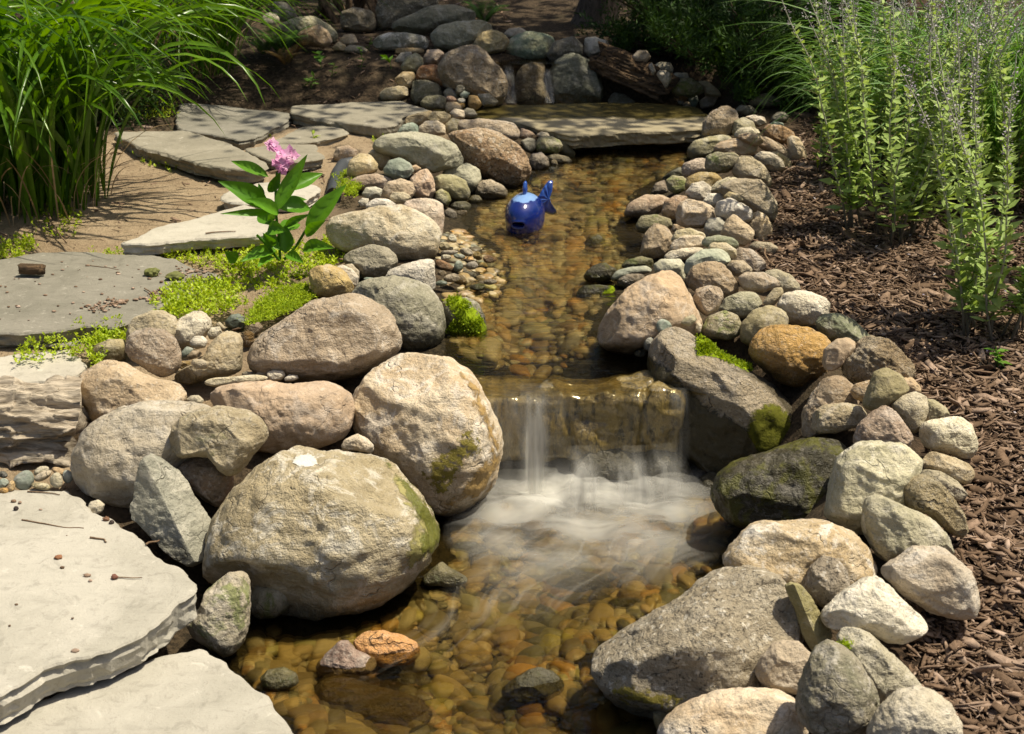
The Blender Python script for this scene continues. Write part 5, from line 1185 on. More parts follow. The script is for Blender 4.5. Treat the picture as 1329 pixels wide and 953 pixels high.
def ribbon(path, w, az, twist, fold=.25):
    n = len(path); t = np.linspace(0, 1, n); tg = np.gradient(path, axis=0); tg /= np.linalg.norm(tg, axis=1)[:, None]+1e-9
    s0 = np.array([-math.sin(az), math.cos(az), 0]); up = np.cross(tg, s0); s = s0*np.cos(twist*t)[:, None]+up*np.sin(twist*t)[:, None]
    ww = (w*.5*np.minimum(1, (t*5+.35))*np.clip((1-t)/.45, 0, 1)**.7)[:, None]; u2 = np.cross(tg, s)
    V = np.stack([path-s*ww, path-u2*ww*fold*2, path+s*ww], 1).reshape(-1, 3); i = np.arange(n-1)*3
    F = np.concatenate([np.stack([i, i+1, i+4, i+3], -1), np.stack([i+1, i+2, i+5, i+4], -1)]); return V, F
def grass_clump(label, c, rad, n, nparts, Lr, wr, mat, seed, az_mu=None, az_sd=1.2, droop=(1.9, 2.9), th0=(.05, .5), cat='ornamental grass', group=None, dry=120, pw=(1.2, 1.9)):
    g = np.random.default_rng(seed); c = np.array([c[0], c[1], g1(c[0], c[1])]); root = empty('grass_clump', c, label, cat, group)
    G = Geo(); items = []
    for k in range(n):
        a = g.uniform(0, 6.28); r = rad*math.sqrt(g.uniform()); b0 = c+np.array([math.cos(a)*r, math.sin(a)*r, 0]); 
        az = g.normal(az_mu, az_sd) if az_mu is not None else a+g.normal(0, .6)
        L = g.uniform(*Lr); p = blade_path(b0, az, g.uniform(*th0), g.uniform(*droop), L, 16, g.uniform(*pw), g.normal(0, .35))
        V, F = ribbon(p, g.uniform(*wr), az, g.normal(0, .9)); items.append((V, F, float(g.beta(1.5, 1.5))))
    pj_ = []
    for V, F, t in items:
        q = proj(V); on = (q[:, 0] > 0) & (q[:, 0] < 1329) & (q[:, 1] > 0) & (q[:, 1] < 953); pj_.append(on.sum()*1.0/np.linalg.norm(V.mean(0)-CAM))
    od = np.argsort(-np.array(pj_))
    for k in od[:nparts]:
        V, F, t = items[k]; mesh('blade', V-c, F, mat, root, col={'tint': np.full(len(V), t)})
    for k in od[nparts:]:
        V, F, t = items[k]; G.add(V, F, t)
    if len(od) > nparts: tag(G.out('leaf_mass', mat, root), kind='stuff')
    if dry:
        G = Geo()
        for k in range(dry):
            a = g.uniform(0, 6.28); r = rad*1.15*math.sqrt(g.uniform()); b0 = c+np.array([math.cos(a)*r, math.sin(a)*r, 0]); az = a+g.normal(0, .8)
            p = blade_path(b0, az, g.uniform(0, .6), g.uniform(.8, 2.4), g.uniform(.15, .55), 9, 1.4); V, F = ribbon(p, g.uniform(.003, .007), az, g.normal(0, .8)); G.add(V, F, float(g.uniform()))
        tag(G.out('dry_thatch', M_DRY, root), kind='stuff')
    return root
c = at(35, 262, .06); grass_clump('large clump of broad green grass arching over the sand at left', c, .30, 190, 100, (.8, 1.5), (.018, .034), M_GRASS, 3, az_mu=-.7, az_sd=.9, droop=(2.5, 3.1), th0=(.03, .3), pw=(1.5, 2.4))
c = at(-170, 275, .06); grass_clump('second broad leaved grass clump cut off by the left edge', c, .3, 130, 90, (.9, 1.5), (.018, .032), M_GRASS, 4, az_mu=-.6, az_sd=.9, droop=(2.4, 3.1), th0=(.03, .3), pw=(1.5, 2.4))
c = at(268, 128, .10); grass_clump('thinner wispy grass clump behind the long tan flagstone', c, .16, 190, 80, (.7, 1.25), (.005, .010), M_GRASS, 5, az_mu=-.2, az_sd=1.0, dry=30)
c = at(140, 130, .10); grass_clump('dark grass clump rising behind the large arching one', c, .3, 110, 60, (.8, 1.3), (.012, .02), M_GRASS, 15, az_mu=None, dry=60)
c = at(1245, 222, .09); grass_clump('fine light green grass clump behind the lavender stems', c, .26, 520, 90, (.65, 1.05), (.005, .009), M_FGRASS, 6, az_mu=.4, az_sd=1.3, th0=(.02, .3), pw=(1.6, 2.4), dry=40)
c = at(1120, 165, .10); grass_clump('fine grass clump weaving between the lavender sage stems', at(1300, 240, .09), .25, 420, 80, (.8, 1.3), (.005, .009), M_FGRASS, 26, az_mu=None, dry=20)
c = at(1120, 165, .10); grass_clump('soft fine grass clump by the dark shrub at the mulch', c, .15, 260, 80, (.35, .65), (.003, .006), M_FGRASS, 16, az_mu=None, dry=20)

def tube(path, r, k=6):
    n = len(path); tg = np.gradient(path, axis=0); tg /= np.linalg.norm(tg, axis=1)[:, None]+1e-9
    s = np.cross(tg, [.3, .2, .93]); s /= np.linalg.norm(s, axis=1)[:, None]+1e-9; u = np.cross(tg, s); an = np.linspace(0, 2*math.pi, k+1)[:-1]
    r = np.broadcast_to(r, n)
    V = path[:, None]+s[:, None]*(np.cos(an)[None]*r[:, None])[..., None]+u[:, None]*(np.sin(an)[None]*r[:, None])[..., None]
    i = np.arange(n*k).reshape(n, k); j = np.roll(i, -1, 1); return V.reshape(-1, 3), np.stack([i[:-1], j[:-1], j[1:], i[1:]], -1).reshape(-1, 4)
def sage(label, pxy, stems, hr, seed, spread=.14, leafL=.062):
    g = np.random.default_rng(seed); c = at(*pxy, .07); c[2] = g1(c[0], c[1]); root = empty('lavender_sage', c, label, 'perennial plant', 'sage plants growing in the mulch')
    for k in range(stems):
        a = g.uniform(0, 6.28); r = spread*math.sqrt(g.uniform()); b0 = c+np.array([math.cos(a)*r, math.sin(a)*r, 0]); H = g.uniform(*hr)
        p = blade_path(b0, a+g.normal(0, .4), g.uniform(.0, .30), g.uniform(.1, .60), H, 26, 1.4); p = p+.012*np.stack([noise(np.c_[p[:, 2]*6, p[:, 0]*0+k, p[:, 0]*0], 3), noise(np.c_[p[:, 2]*6, p[:, 0]*0+k, p[:, 0]*0+9], 4), 0*p[:, 0]], -1)
        t = np.linspace(0, 1, 26); V, F = tube(p, .0042*(1-.75*t)); st = mesh('stem', V-c, F, M_STEM, root, col={'tint': np.clip(t*3.2, 0, 1).repeat(6)})
        nn = int(H/.024); ts = np.linspace(.10, .74, nn); B = []; D = []; N = []; Ls = []
        for q, tv in enumerate(ts):
            pb = np.array([np.interp(tv, t, p[:, w]) for w in range(3)]); an = (q % 2)*1.57+g.normal(0, .3)
            for s_ in (0, 3.14):
                e = g.normal(.45, .3); d = np.array([math.cos(an+s_)*math.cos(e), math.sin(an+s_)*math.cos(e), math.sin(e)])
                B.append(pb); D.append(d); N.append(np.array([0, 0, 1])+.3*g.normal(0, 1, 3)); Ls.append(leafL*(1.15-.75*tv)*g.uniform(.6, 1.15))
                if g.uniform() < .45:
                    d2 = d+.8*g.normal(0, 1, 3); B.append(pb+d*.008); D.append(d2); N.append(g.normal(0, 1, 3)); Ls.append(leafL*.5*g.uniform(.5, 1))
        Ls = np.array(Ls); V, F = leaves(np.array(B), np.array(D), np.array(N), Ls, Ls*.44, .2, .06); lf = mesh('leaf_pairs', V-c, F, M_SAGE, root, smooth=False, col={'tint': np.repeat(g.uniform(0, 1, len(Ls)), 5)})
        nb = int(g.uniform(80, 130)); tv = g.uniform(.56, 1.0, nb); pb = np.stack([np.interp(tv, t, p[:, w]) for w in range(3)], -1)
        whorl = np.round(tv*26)/26; whorl = whorl+g.normal(0, .012, nb); pb = np.stack([np.interp(whorl, t, p[:, w]) for w in range(3)], -1); d = rdir(nb, .3, g); L_ = g.uniform(.005, .011, nb)
        out = d*np.array([1, 1, .4])*g.uniform(.002, .014, nb)[:, None]; V, F = leaves(pb+out, d, g.normal(0, 1, (nb, 3)), L_, L_*.6); V2, F2 = tube(p[13:], .0022*(1-.7*t[13:])); F = np.concatenate([F, F2+len(V)]); V = np.concatenate([V, V2])
        mesh('flower_spike', V-c, F, M_LAV, root, smooth=False, col={'tint': np.r_[np.repeat(g.uniform(0, 1, nb), 5), np.full(len(V2), .9)]})
    return root
sage('leafy lavender sage plant standing nearest the stone row', (1150, 308), 20, (.78, 1.05), 21)
sage('lavender sage plant rooted behind the one nearest the stones', (1210, 262), 20, (.8, 1.1), 22)
sage('lavender sage plant at right edge with bare dark lower stems', (1290, 425), 15, (.75, 1.05), 23, .10)
sage('lavender sage plant cut off by the right edge of the photo', (1385, 372), 14, (.8, 1.1), 24)
sage('lavender sage plant at the back beside the fine grass', (1105, 232), 16, (.7, .95), 25)
sage('lavender sage plant deepest in the bed at the right', (1330, 282), 18, (.8, 1.1), 26)

def big_leaf(base, tip, w, up, sag, k=12):
    base, tip = np.array(base), np.array(tip); d = tip-base; L = np.linalg.norm(d); d /= L; side = np.cross(d, up); side /= np.linalg.norm(side); n = np.cross(side, d)
    t = np.linspace(0, 1, k); prof = np.sin(np.pi*np.clip(t, 0, 1)**.8)**.85*(1-.25*t); V = []
    for f in (-1, -.5, 0, .5, 1):
        ser = 1+.05*np.sin(t*60)*(abs(f) == 1)
        V.append(base+d*(t*L)[:, None]+side*(f*w*.5*prof*ser)[:, None]+n*(abs(f)*w*.32*prof+sag*L*np.sin(np.pi*t)+(.004*np.sin(t*38)*(abs(f) == .5)))[:, None])
    V = np.stack(V, 1).reshape(-1, 3); i = np.arange((k-1)*5).reshape(k-1, 5)[:, :4].ravel(); return V, np.stack([i, i+1, i+6, i+5], -1)
def hydrangea():
    b0 = at(388, 352, .06); b0[2] = g1(b0[0], b0[1]); root = empty('flowering_hydrangea', b0, 'leafy green hydrangea with one pink flower head by the flagstones', 'flowering plant')
    g = np.random.default_rng(9); Y = b0[1]
    def P(x, y, dy=0): return aty(x, y, Y+dy)
    def Q(x, y, dy=0): return P(250+x/5.73, 180+y/5.73, dy)
    for pts in ([(650, 900, 0), (645, 760, 0), (620, 560, -.02), (618, 380, .0), (628, 250, .02)], [(680, 900, .02), (770, 800, .03), (830, 700, .03), (870, 640, .02)], [(640, 900, -.02), (560, 800, -.06), (480, 720, -.1)]):
        p = np.array([Q(*q) for q in pts]); t = np.linspace(0, len(p)-1, 24); p = np.stack([np.interp(t, range(len(p)), p[:, k]) for k in range(3)], -1); V, F = tube(p, .0045)
        mesh('stem', V-b0, F, M_HYD, root, col={'tint': np.full(len(V), .2)})
    LV = [((620, 540, -.02), (855, 115, .03), 125, (-.5, -.6, .6), -.03), ((560, 510, -.03), (185, 315, -.10), 150, (0, -.4, 1), .06), ((700, 385, .02), (970, 258, .10), 110, (0, -.5, .8), .04),
          ((565, 285, .0), (285, 168, .06), 85, (0, -.3, 1), .05), ((610, 550, -.03), (200, 560, -.14), 55, (0, -.7, .7), .03), ((640, 560, -.02), (400, 450, -.10), 110, (0, -.3, 1), .05),
          ((850, 700, .02), (1145, 340, .06), 150, (-.6, -.5, .5), .02), ((840, 720, .0), (990, 610, -.05), 90, (-.2, -.5, .8), .02), ((690, 655, -.03), (880, 560, -.08), 60, (0, -.6, .8), .08),
          ((640, 520, .0), (880, 530, .07), 140, (0, -.3, 1), .10), ((650, 490, .02), (850, 455, .12), 70, (0, -.4, 1), .05), ((565, 400, .0), (655, 245, -.01), 80, (.6, -.6, .3), .0),
          ((530, 450, .0), (490, 330, .02), 50, (0, -1, .2), .0), ((820, 830, .0), (1060, 815, -.10), 110, (0, -.3, 1), .08), ((620, 830, -.02), (350, 920, -.12), 100, (0, -.4, 1), .08),
          ((330, 905, -.05), (235, 840, -.08), 95, (0, -.6, .8), .0), ((690, 850, .0), (690, 640, .03), 130, (.1, -1, .1), .0), ((560, 670, -.02), (700, 690, -.05), 110, (0, -.5, .9), .05),
          ((600, 640, .05), (480, 580, .12), 100, (0, -.3, 1), .03), ((640, 700, .05), (800, 640, .16), 120, (0, -.3, 1), .03), ((600, 800, -.03), (520, 700, -.10), 80, (0, -.5, .8), .05), ((700, 860, -.02), (830, 930, -.10), 80, (0, -.3, 1), .05), ((600, 880, -.02), (480, 960, -.12), 80, (0, -.3, 1), .05), ((640, 560, .03), (560, 640, .08), 90, (0, -.4, 1), .02), ((540, 700, .03), (650, 830, -.02), 110, (0, -.6, .6), .02)]
    for q, (b_, t_, w, up, sag) in enumerate(LV):
        sc_ = np.linalg.norm(b0-CAM)/FPX/5.73; V, F = big_leaf(Q(*b_), Q(*t_), w*sc_*1.08, np.array(up, float)+np.array([0, -.75, -.1]), sag)
        mesh('leaf', V-b0, F, M_HYD, root, col={'tint': np.full(len(V), float(g.uniform(.0, 1)))})
    cen = [(570, 45), (610, 60), (640, 90), (690, 110), (720, 85), (760, 130), (640, 150), (680, 170), (620, 185), (720, 175), (655, 225), (670, 245), (700, 200), (585, 70), (740, 110), (660, 120), (600, 30), (690, 145)]
    V = []; F = []; n0 = 0; B = []; D = []; N = []
    for x, y in cen:
        p = Q(x, y, g.uniform(-.035, .03)); nrm = np.array([g.normal(0, .5), -.7, .7]); nrm /= np.linalg.norm(nrm); s = np.cross(nrm, [0, 0, 1]); s /= np.linalg.norm(s); u = np.cross(s, nrm); a0 = g.uniform(0, 6.28)
        for k in range(4):
            a = a0+k*1.571; d = s*math.cos(a)+u*math.sin(a)+nrm*.25; B.append(p); D.append(d); N.append(nrm+.2*g.normal(0, 1, 3))
    V, F = leaves(np.array(B), np.array(D), np.array(N), .020, .020, .15); mesh('flower_head', V-b0, F, M_PINK, root, smooth=False, col={'tint': np.repeat(g.uniform(0, 1, len(B)), 5)})
hydrangea()

def on_ground(poly, n, g, z=.05):
    W_ = unproj(poly, z); lo, hi = W_.min(0), W_.max(0); out = np.zeros((0, 2))
    while len(out) < n:
        q = g.uniform(lo, hi, (3000, 2)); out = np.r_[out, q[inpoly(q, W_)]]
    return out[:n]
def sedum(poly, n, label, seed, mat=None, s=.012, h=.03, z=.05, kindname='sedum_patch', lift=0.0):
    g = np.random.default_rng(seed); q = on_ground(poly, n, g, z); zz = ground(q[:, 0], q[:, 1])+lift; B = []; D = []; N = []
    hh = h*g.uniform(.3, 1, n); lean = g.normal(0, .012, (n, 2)); m = 8
    for k in range(m):
        f = (k+1)/m; a = g.uniform(0, 6.28, n); e = g.normal(.35+.5*f, .25, n)
        B.append(np.c_[q+lean*f, zz+hh*f]); D.append(np.stack([np.cos(a)*np.cos(e), np.sin(a)*np.cos(e), np.sin(e)], -1)); N.append(np.array([0, 0, 1])+.4*g.normal(0, 1, (n, 3)))
    L = s*g.uniform(.6, 1.3, n*m); V, F = leaves(np.concatenate(B), np.concatenate(D), np.concatenate(N), L, L*.5, .15, .1)
    return tag(mesh(kindname, V, F, mat or M_SEDUM, smooth=False, col={'tint': np.repeat(np.tile(g.uniform(0, 1, n), m), 5)}), label, kind='stuff')
sedum([(195, 398), (215, 376), (270, 370), (310, 374), (322, 396), (300, 404), (262, 412), (228, 412)], 520, None, 1, lift=.035)
sedum([(10, 458), (38, 436), (90, 420), (130, 410), (165, 425), (150, 440), (105, 450), (60, 458)], 150, None, 2, lift=.03)
sedum([(112, 445), (128, 420), (158, 412), (166, 432), (140, 450), (122, 465)], 170, None, 3, lift=.03)
sedum([(105, 327), (200, 322), (290, 325), (345, 340), (330, 352), (280, 345), (225, 332), (150, 330)], 230, None, 4)
sedum([(285, 365), (295, 335), (330, 312), (400, 318), (440, 300), (445, 338), (410, 352), (350, 372)], 520, None, 5, s=.014)
sedum([(-10, 335), (0, 318), (40, 303), (48, 318), (30, 332)], 110, None, 6)
sedum([(145, 165), (160, 152), (232, 150), (232, 168), (180, 172)], 130, None, 7, lift=.02)
sedum([(165, 205), (205, 190), (235, 205), (230, 232), (190, 222)], 90, None, 8)
sedum([(40, 285), (70, 260), (110, 275), (100, 305), (60, 310)], 80, None, 9)
sedum([(340, 178), (355, 170), (362, 178), (350, 190)], 24, None, 10); sedum([(490, 180), (505, 170), (515, 172), (505, 190), (485, 195)], 40, None, 11); sedum([(455, 165), (463, 162), (462, 180), (452, 182)], 18, None, 12)
sedum([(318, 418), (332, 392), (360, 374), (400, 370), (408, 385), (392, 396), (350, 412)], 1500, None, 13, M_MOSSLEAF, .007, .012, .05, 'moss_carpet', .03)
sedum([(432, 245), (455, 238), (470, 255), (462, 272), (440, 268)], 300, None, 14, M_MOSSLEAF, .008, .014, .05, 'moss_carpet', .04)

def weed(label, pxy, n, L, seed, mat=None, cat='weed', z=.08, elong=.38, h=.07, group=None):
    g = np.random.default_rng(seed); c = at(*pxy, z); c[2] = g1(c[0], c[1]); c0 = c.copy(); root = empty('small_weed', c0, label, cat, group)
    for k in range(max(1, n//4)):
        p = blade_path(c, g.uniform(0, 6.28), .1, g.uniform(.3, .8), h, 8, 1.3); V, F = tube(p, .0018, 5); mesh('stem', V-c, F, mat or M_WEED, root, col={'tint': np.full(len(V), .4)})
        m = 6; t = g.uniform(.3, 1, m); B = np.stack([np.interp(t, np.linspace(0, 1, 8), p[:, w]) for w in range(3)], -1); V, F = leaves(B, rdir(m, .3, g), np.array([0, 0, 1])+.2*g.normal(0, 1, (m, 3)), L*g.uniform(.6, 1.1, m), L*elong, .2, .2)
        mesh('leaf_pairs', V-c, F, mat or M_WEED, root, smooth=False, col={'tint': np.repeat(g.uniform(0, 1, m), 5)})
    return root
WE = [('bright round leaved weed at the top of the bare dirt', (416, 74), 4, .05, .9), ('weed with long leaves in front of the white spotted rock', (508, 86), 5, .06, .4), ('low weed in the bare dirt under the spotted rock', (470, 78), 5, .04, .4),
      ('upright dark weed at front of the dim soil', (405, 128), 9, .055, .3), ('sprawling thin leaved weed by the dark edged flagstone', (432, 124), 5, .04, .3), ('weed in the middle of the bare dirt', (480, 106), 5, .04, .4),
      ('small weed near the khaki cobble on the dirt', (470, 122), 5, .035, .4), ('yellow green seedling on the small brownish flagstone', (408, 176), 5, .035, .45), ('tiny rosette between sloping boulder moss and orange boulder', (962, 452), 6, .035, .7),
      ('young weed at the foot of the right edge sage', (1300, 442), 8, .045, .5), ('pale green weed by the mulch near the upright cream rock', (1062, 212), 5, .04, .5), ('weed rooted at the teal grey boulder', (672, 84), 6, .05, .5), ('leaf tuft on the long flat shaded boulder', (600, 14), 7, .05, .6)]
for k, (lb, p, n, L, el) in enumerate(WE):
    zz = {8: .04, 0: .3, 1: .26, 2: .26, 11: .2, 12: .4}.get(k, .12); w = weed(lb, p, n, L, 60+k, elong=el, z=zz, mat=M_SEDUM if k in (7, 10) else None)
    if k in (8,): w.location.z += .02
def fern(label, pxy, z, n, L, seed, mat=None):
    g = np.random.default_rng(seed); c = at(*pxy, z); c[2] = g1(c[0], c[1]); root = empty('fern', c, label, 'fern')
    for k in range(n):
        az = k*6.28/n+g.normal(0, .3); p = blade_path(c, az, .3, g.uniform(1.3, 1.9), L*g.uniform(.7, 1.1), 22, 1.1); t = np.linspace(0, 1, 22); s = np.array([-math.sin(az), math.cos(az), 0]); tg = np.gradient(p, axis=0); B = []; D = []; Ls = []
        for q in range(3, 22):
            for sg in (-1, 1): B.append(p[q]); D.append(s*sg+tg[q]/np.linalg.norm(tg[q])*.5); Ls.append(L*.24*math.sin(math.pi*min(1, t[q]*.95+.05))**.7)
        Ls = np.array(Ls); V, F = leaves(np.array(B), np.array(D), np.array([0, 0, 1.0])+0*np.array(B), Ls, Ls*.3, .1, .1); mesh('frond', V-c, F, mat or M_WEED, root, smooth=False, col={'tint': np.repeat(g.uniform(.1, .9, len(Ls)), 5)})
fern('green fern above the flat streaked boulder', (628, 36), .32, 9, .26, 1); fern('dim green fern in the upper left by the pale green rock', (365, 72), .28, 9, .26, 2); fern('fern with browned tips on the dim soil', (372, 100), .2, 9, .2, 3, leaf_mat('browned_fern', (.14, .11, .03), (.22, .12, .04), .3, .7)); fern('second green fern right of the upper left rocks', (345, 92), .2, 8, .2, 4)

# dark shrubs behind the right bank
def shrub(label, c, size, n, seed, mat=M_SHRUB):
    g = np.random.default_rng(seed); c = np.array([c[0], c[1], g1(c[0], c[1])]); root = empty('evergreen_shrub', c, label, 'shrub', 'dark evergreen shrubs behind the stream'); size = np.array(size)
    tips = []
    for k in range(42):
        d = rdir(1, .42, g)[0]; d[2] = abs(d[2])*.9+.02; e = c+d*size*np.array([1, 1, 1])*g.uniform(.55, 1.0); t = np.linspace(0, 1, 12)[:, None]; p = c+(e-c)*t+.06*np.c_[noise(np.c_[t*4, t*0+k, t*0], 2), noise(np.c_[t*4, t*0+k, t*0], 3), t[:, 0]*0]
        V, F = tube(p, .012*(1-.85*t[:, 0])); 
        tips.append((p, V, F))
    G = Geo()
    for p, V, F in tips: G.add(V, F, .3)
    G.out('branches', M_DSTEM, root)
    B = []; D = []; m = n//(42*9)
    for p, V, F in tips:
        for q in range(9):
            s0 = p[3+q]; dd = rdir(1, .5, g)[0]; spray = s0+dd*g.uniform(.03, .16); w = np.linspace(0, 1, m)
            bb = s0+(spray-s0)*w[:, None]+g.normal(0, .018, (m, 3)); B.append(bb); D.append(dd*.8+g.normal(0, .6, (m, 3))+[0, 0, .25])
    B = np.concatenate(B); D = np.concatenate(D); k = len(B); L = g.uniform(.018, .045, k); V, F = leaves(B, D, g.normal(0, 1, (k, 3)), L, L*.22, .1)
    tag(mesh('foliage', V-c, F, mat, root, smooth=False, col={'tint': np.repeat(np.clip(.5+.6*noise(B*5, 3)+g.normal(0, .15, k), 0, 1), 5)}))
    return root
sc_ = aty(985, 120, 7.3); shrub('dark evergreen shrub at centre right behind the stone row', (1.22, 6.95), (.75, .42, .95), 46000, 1)
shrub('evergreen shrub beside the tree trunk in deep shade', (.86, 7.45), (.5, .4, .9), 18000, 2)
shrub('evergreen shrub touching the fine grass', (1.72, 6.75), (.55, .42, 1.05), 22000, 3)
shrub('low dark shrub tucked under the large grass clump', (-2.05, 6.6), (.6, .4, .7), 14000, 4)
def tree(label, x, y, r, H, crown_c, crown_r, n, seed, vis=True):
    g = np.random.default_rng(seed); b0 = np.array([x, y, g1(x, y)-.05]); root = empty('shade_tree', b0, label, 'tree', 'trees shading the back of the garden'); cc = np.array(crown_c)
    t = np.linspace(0, 1, 60); top = np.array([cc[0]*.5+x*.5, cc[1]*.5+y*.5, H]); p = b0+(top-b0)*t[:, None]; p[:, :2] += .05*np.stack([noise(np.c_[t*3, t*0, t*0], seed), noise(np.c_[t*3, t*0+5, t*0], seed)], -1)
    rr_ = r*(1-.6*t)*(1+.5*np.exp(-t*45)); V, F = tube(p, rr_, 24); V = V+(.016*noise(V*np.array([26, 26, 6]), seed))[:, None]*((V-p.repeat(24, 0))/np.linalg.norm(V-p.repeat(24, 0), axis=1)[:, None])
    mesh('trunk', V-b0, F, M_TRUNK, root)
    G = Geo(); cl = []
    for k in range(46):
        d = rdir(1, .35, g)[0]*g.uniform(.35, 1)**.5*crown_r; e = cc+d; s = p[int(g.uniform(30, 59))]; w = np.linspace(0, 1, 10)[:, None]; q = s+(e-s)*w+[0, 0, 1]*np.sin(w*3.14)*.2; V, F = tube(q, .035*(1-.8*w[:, 0]), 6); G.add(V, F, .3); cl.append(e)
    G.out('limbs', M_TRUNK, root)
    cl = np.array(cl); k = g.integers(0, len(cl), n); B = cl[k]+g.normal(0, 1, (n, 3))*np.array([.33, .33, .2]); L = g.uniform(.07, .13, n); V, F = leaves(B, rdir(n, -.1, g), np.array([0, 0, 1])+.5*g.normal(0, 1, (n, 3)), L, L*.55, .1, .1)
    mesh('crown', V-b0, F, M_CROWN, root, smooth=False, col={'tint': np.repeat(g.uniform(0, 1, n), 5)})  # foliage out of view, placed and thinned for the shade it casts
M_TRUNK = wood_mat('tree_bark', (.045, .035, .025), (.13, .10, .075), (.09, .07, .05), (60, 60, 12), 1.0)
tree('dark tree trunk at the top behind the back rocks', .43, 8.15, .105, 4.2, (1.75, 7.35, 4.3), np.array([1.25, .95, .8]), 1700, 1)
tree('unseen taller tree further back, placed to shade the dirt', -.95, 9.6, .15, 4.8, (.6, 8.3, 4.7), np.array([1.6, 1.2, .9]), 1900, 2)  # out of view; crown set where its shade lands on the dirt
tree('unseen tree behind the evergreen shrubs, placed to shade them', 2.6, 9.3, .14, 4.4, (3.2, 8.5, 4.3), np.array([1.0, .8, .7]), 700, 3)  # out of view; added for the shade it throws over the shrubs
g = np.random.default_rng(77); n = 26000; xx = g.uniform(-8, 9, n); zz = 5.2*g.uniform(0, 1, n)**.8*(.75+.25*noise(np.c_[xx*.8, xx*0, xx*0], 4)); yy = 12.2+1.6*g.uniform(0, 1, n)+.8*noise(np.c_[xx*.5, zz*.6, 0*xx], 8)
L = g.uniform(.09, .2, n); V, F = leaves(np.c_[xx, yy, zz+.3], rdir(n, .1, g), g.normal(0, 1, (n, 3)), L, L*.6, .1)
tag(mesh('unseen_woodland', V, F, M_CROWN, smooth=False, col={'tint': np.repeat(g.uniform(0, 1, n), 5)}), kind='stuff')  # out-of-view leaf wall, added to keep bright sky out of water reflections

# ------------------------------------------------------------------ little things lying about
M_TWIG = wood_mat('twig_wood', (.10, .06, .035), (.22, .15, .09), (.16, .10, .06), (60, 60, 60), .4)
def twig(label, a, b_, z, r=.0018, seed=0, name='twig'):
    g = np.random.default_rng(seed); A, B = at(*a, z), at(*b_, z); t = np.linspace(0, 1, 14)[:, None]; p = A+(B-A)*t+.006*np.c_[noise(np.c_[t*3, t*0+seed, t*0], 1), noise(np.c_[t*3, t*0+seed, t*0], 2), 0*t]; p[:, 2] = z+r*1.2
    V, F = tube(p, r*(1-.4*t[:, 0])); c = p[0]; tag(mesh(name, V-c, F, M_TWIG, None, c), label, 'twig')
twig('long thin curved twig across the pale front flagstone', (30, 676), (108, 688), -.08, .0018, 1); twig('short thick twig right of the long curved one', (118, 699), (139, 704), -.08, .0026, 2)
twig('thin stem with a round bud on the pale front flagstone', (148, 750), (185, 749), -.08, .0016, 3); twig('thin twig at the back edge of the pale front flagstone', (38, 640), (77, 642), -.08, .0018, 4)
twig('reddish twig scrap at the slab corner by the angular stone', (190, 709), (208, 703), -.08, .0028, 5); twig('thin dark twig on the large grey flagstone', (113, 345), (153, 351), .06, .0016, 6)
twig('dark root scrap along the pale narrow flagstone', (266, 304), (306, 301), .10, .0028, 7); twig('bent bark stick at the mulch edge by the flat brown stone', (991, 325), (1003, 348), .10, .004, 8)
twig('branching twig fallen on the sand beside the sedum', (62, 280), (84, 318), .06, .004, 9); twig('dry twig at the edge of the large grey flagstone', (190, 375), (208, 392), .062, .0022, 10)
def blob(name, label, cat, p, z, r, colr, seed, flat=.6, sub=4):
    V, F = ico(sub); L = V*np.array([r, r*.8, r*flat])*(1+.25*noise(V*2+seed, seed))[:, None]; c = at(*p, z); c[2] = z+r*flat*.8
    m, nt, _ = newmat(name+'_%d' % seed); b = NB(nt); b.out(b.bsdf(Base_Color=b.mix(b.noise(b.obj(), 80, 4), colr, tuple(.5*q for q in colr)), Roughness=.8)); tag(mesh(name, L, F, m, None, c), label, cat)
blob('bud', 'dark round bud near left edge of the front flagstone', 'bud', (21, 662), -.08, .006, (.05, .035, .03), 1, .9); blob('bud', 'brown husk beside a round bud in the boulder shadow', 'bud', (138, 676), -.08, .008, (.20, .10, .05), 2, .7)
blob('bud', 'round dark bud right of the brown husk', 'bud', (145, 680), -.08, .006, (.06, .04, .03), 3, .9); blob('bud', 'rusty leaf scrap in the middle of the front flagstone', 'bud', (76, 725), -.08, .009, (.28, .12, .05), 4, .5); blob('bud', 'reddish bud at the end of the thin stem', 'bud', (149, 751), -.08, .007, (.20, .08, .05), 5, .8)
blob('petal', 'small bright red petal lying beside the trickle at the back', 'petal', (469, 49), .27, .03, (.7, .03, .03), 6, .5); blob('moss_tuft', 'little round moss tuft on the large grey flagstone', 'moss', (198, 358), .06, .024, (.16, .17, .04), 7, .6, 5); blob('moss_tuft', 'flatter moss tuft beside the little round one', 'moss', (228, 362), .06, .03, (.16, .17, .04), 8, .4, 5)
def fallen(label, p, z, L, mat, seed, t):
    g = np.random.default_rng(seed); c = at(*p, z); d = rdir(1, .05, g); V, F = leaves(np.zeros((1, 3)), d, np.array([[.1, -.2, 1.0]]), L, L*.6, .2, .1); tag(mesh('fallen_leaf', V, F, mat, None, c, smooth=False, col={'tint': np.full(5, t)}), label, 'leaf')
fallen('green leaf floating at the left beach beside the pebbles', (600, 311), .008, .06, M_WEED, 2, .9)
M_AUT = leaf_mat('autumn_leaf', (.45, .14, .03), (.5, .2, .04), .3, .5); fallen('orange leaf lying in the shallow stream above the ledge', (664, 400), -.03, .055, M_AUT, 3, .5)
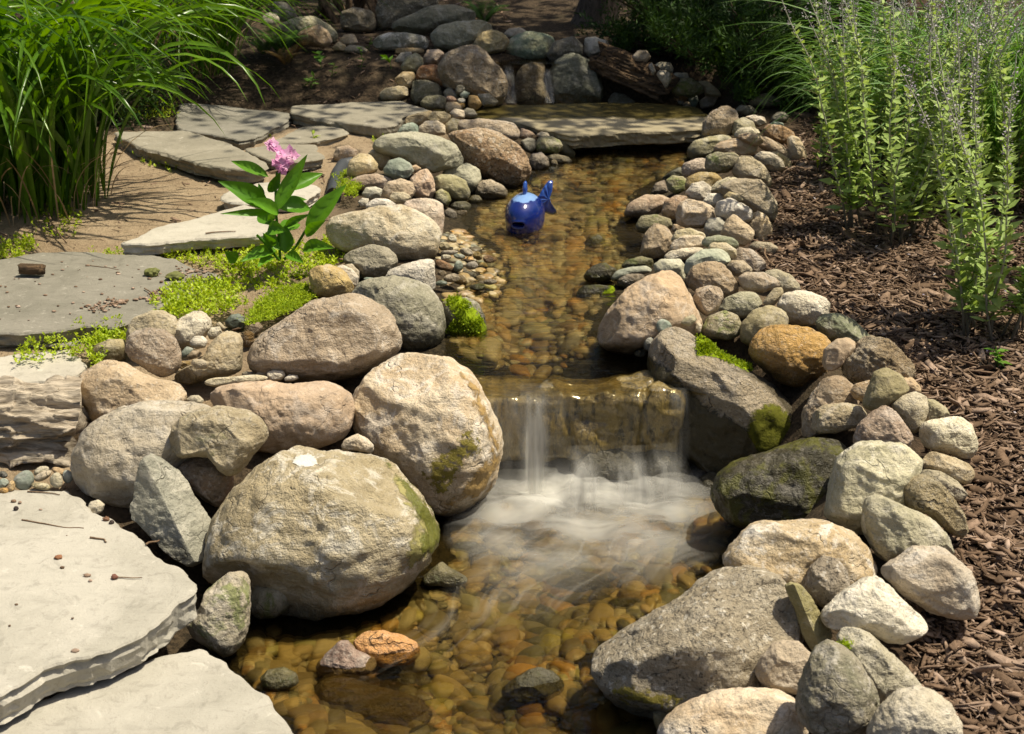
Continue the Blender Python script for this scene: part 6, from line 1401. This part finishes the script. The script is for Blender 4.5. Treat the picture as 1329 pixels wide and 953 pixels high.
# upper trickle between the back rocks
def trickle(pts, name, dens, seed):
    w = [at(*q[:2], q[2]) for q in pts]; (a, b_, c, d) = w; nu, nv = 24, 24; U, T = np.meshgrid(np.linspace(0, 1, nu), np.linspace(0, 1, nv)); 
    P = (a*(1-U)[..., None]+b_*U[..., None])*(1-T)[..., None]+(c*(1-U)[..., None]+d*U[..., None])*T[..., None]; i = np.arange(nu*nv).reshape(nv, nu)
    dn = dens*sstep(0, .3, U)*sstep(1, .7, U)*sstep(0, .2, T); tag(mesh(name, P.reshape(-1, 3), np.stack([i[:-1, :-1], i[:-1, 1:], i[1:, 1:], i[1:, :-1]], -1).reshape(-1, 4), M_FALL, col={'veil': dn.ravel(), 'flowuv': np.stack([P[..., 0].ravel(), T.ravel(), 0*T.ravel()], -1)}), kind='structure')
trickle([(652, 84, .25), (668, 84, .25), (655, 134, .115), (672, 134, .115)], 'back_waterfall', .5, 1); trickle([(702, 88, .25), (716, 88, .25), (706, 134, .115), (722, 134, .115)], 'back_waterfall', .6, 2)
wq = unproj([(640, 84), (640, 68), (700, 60), (735, 66), (735, 84)], .245); sheet('upper_pool_water', [tuple(q) for q in wq], .245, bpy.data.materials['stream_water'], .002, .03)

# dirt crumbs washed onto the flagstones
g = np.random.default_rng(8)
def crumbs(poly, z, n, name):
    q = on_ground(poly, n, g, z); V0, F0 = ico(2); G = Geo()
    for x, y in q:
        r = g.uniform(.0015, .006); G.add(V0*np.array([r*g.uniform(.8, 1.6), r, r*.6])*(1+.3*noise(V0*2+g.uniform(0, 50), 2))[:, None]+[x, y, z+r*.3], F0, float(g.uniform()))
    tag(G.out(name, M_CHIP), kind='stuff')
crumbs([(105, 400), (140, 388), (200, 392), (230, 380), (215, 372), (150, 398), (130, 408)], .061, 160, 'soil_crumbs'); crumbs([(0, 345), (150, 335), (270, 355), (180, 400), (0, 425)], .061, 60, 'soil_crumbs')
crumbs([(225, 345), (262, 350), (282, 362), (240, 368)], .061, 70, 'soil_crumbs'); crumbs([(0, 640), (110, 660), (220, 760), (100, 850), (0, 890)], -.079, 12, 'soil_crumbs')

n = 170; q = np.c_[g.uniform(.9, 2.0, n), g.uniform(3.0, 5.2, n)]; q = q[q[:, 0] > mulx(q[:, 1])+.08]; n = len(q)
V, F = leaves(np.c_[q, ground(q[:, 0], q[:, 1])+.028], rdir(n, .1, g), np.array([0, 0, 1])+.4*g.normal(0, 1, (n, 3)), g.uniform(.006, .013, n), .006, .2)
tag(mesh('fallen_petals', V, F, M_LAV, smooth=False, col={'tint': np.repeat(g.uniform(0, 1, n), 5)}), kind='stuff')
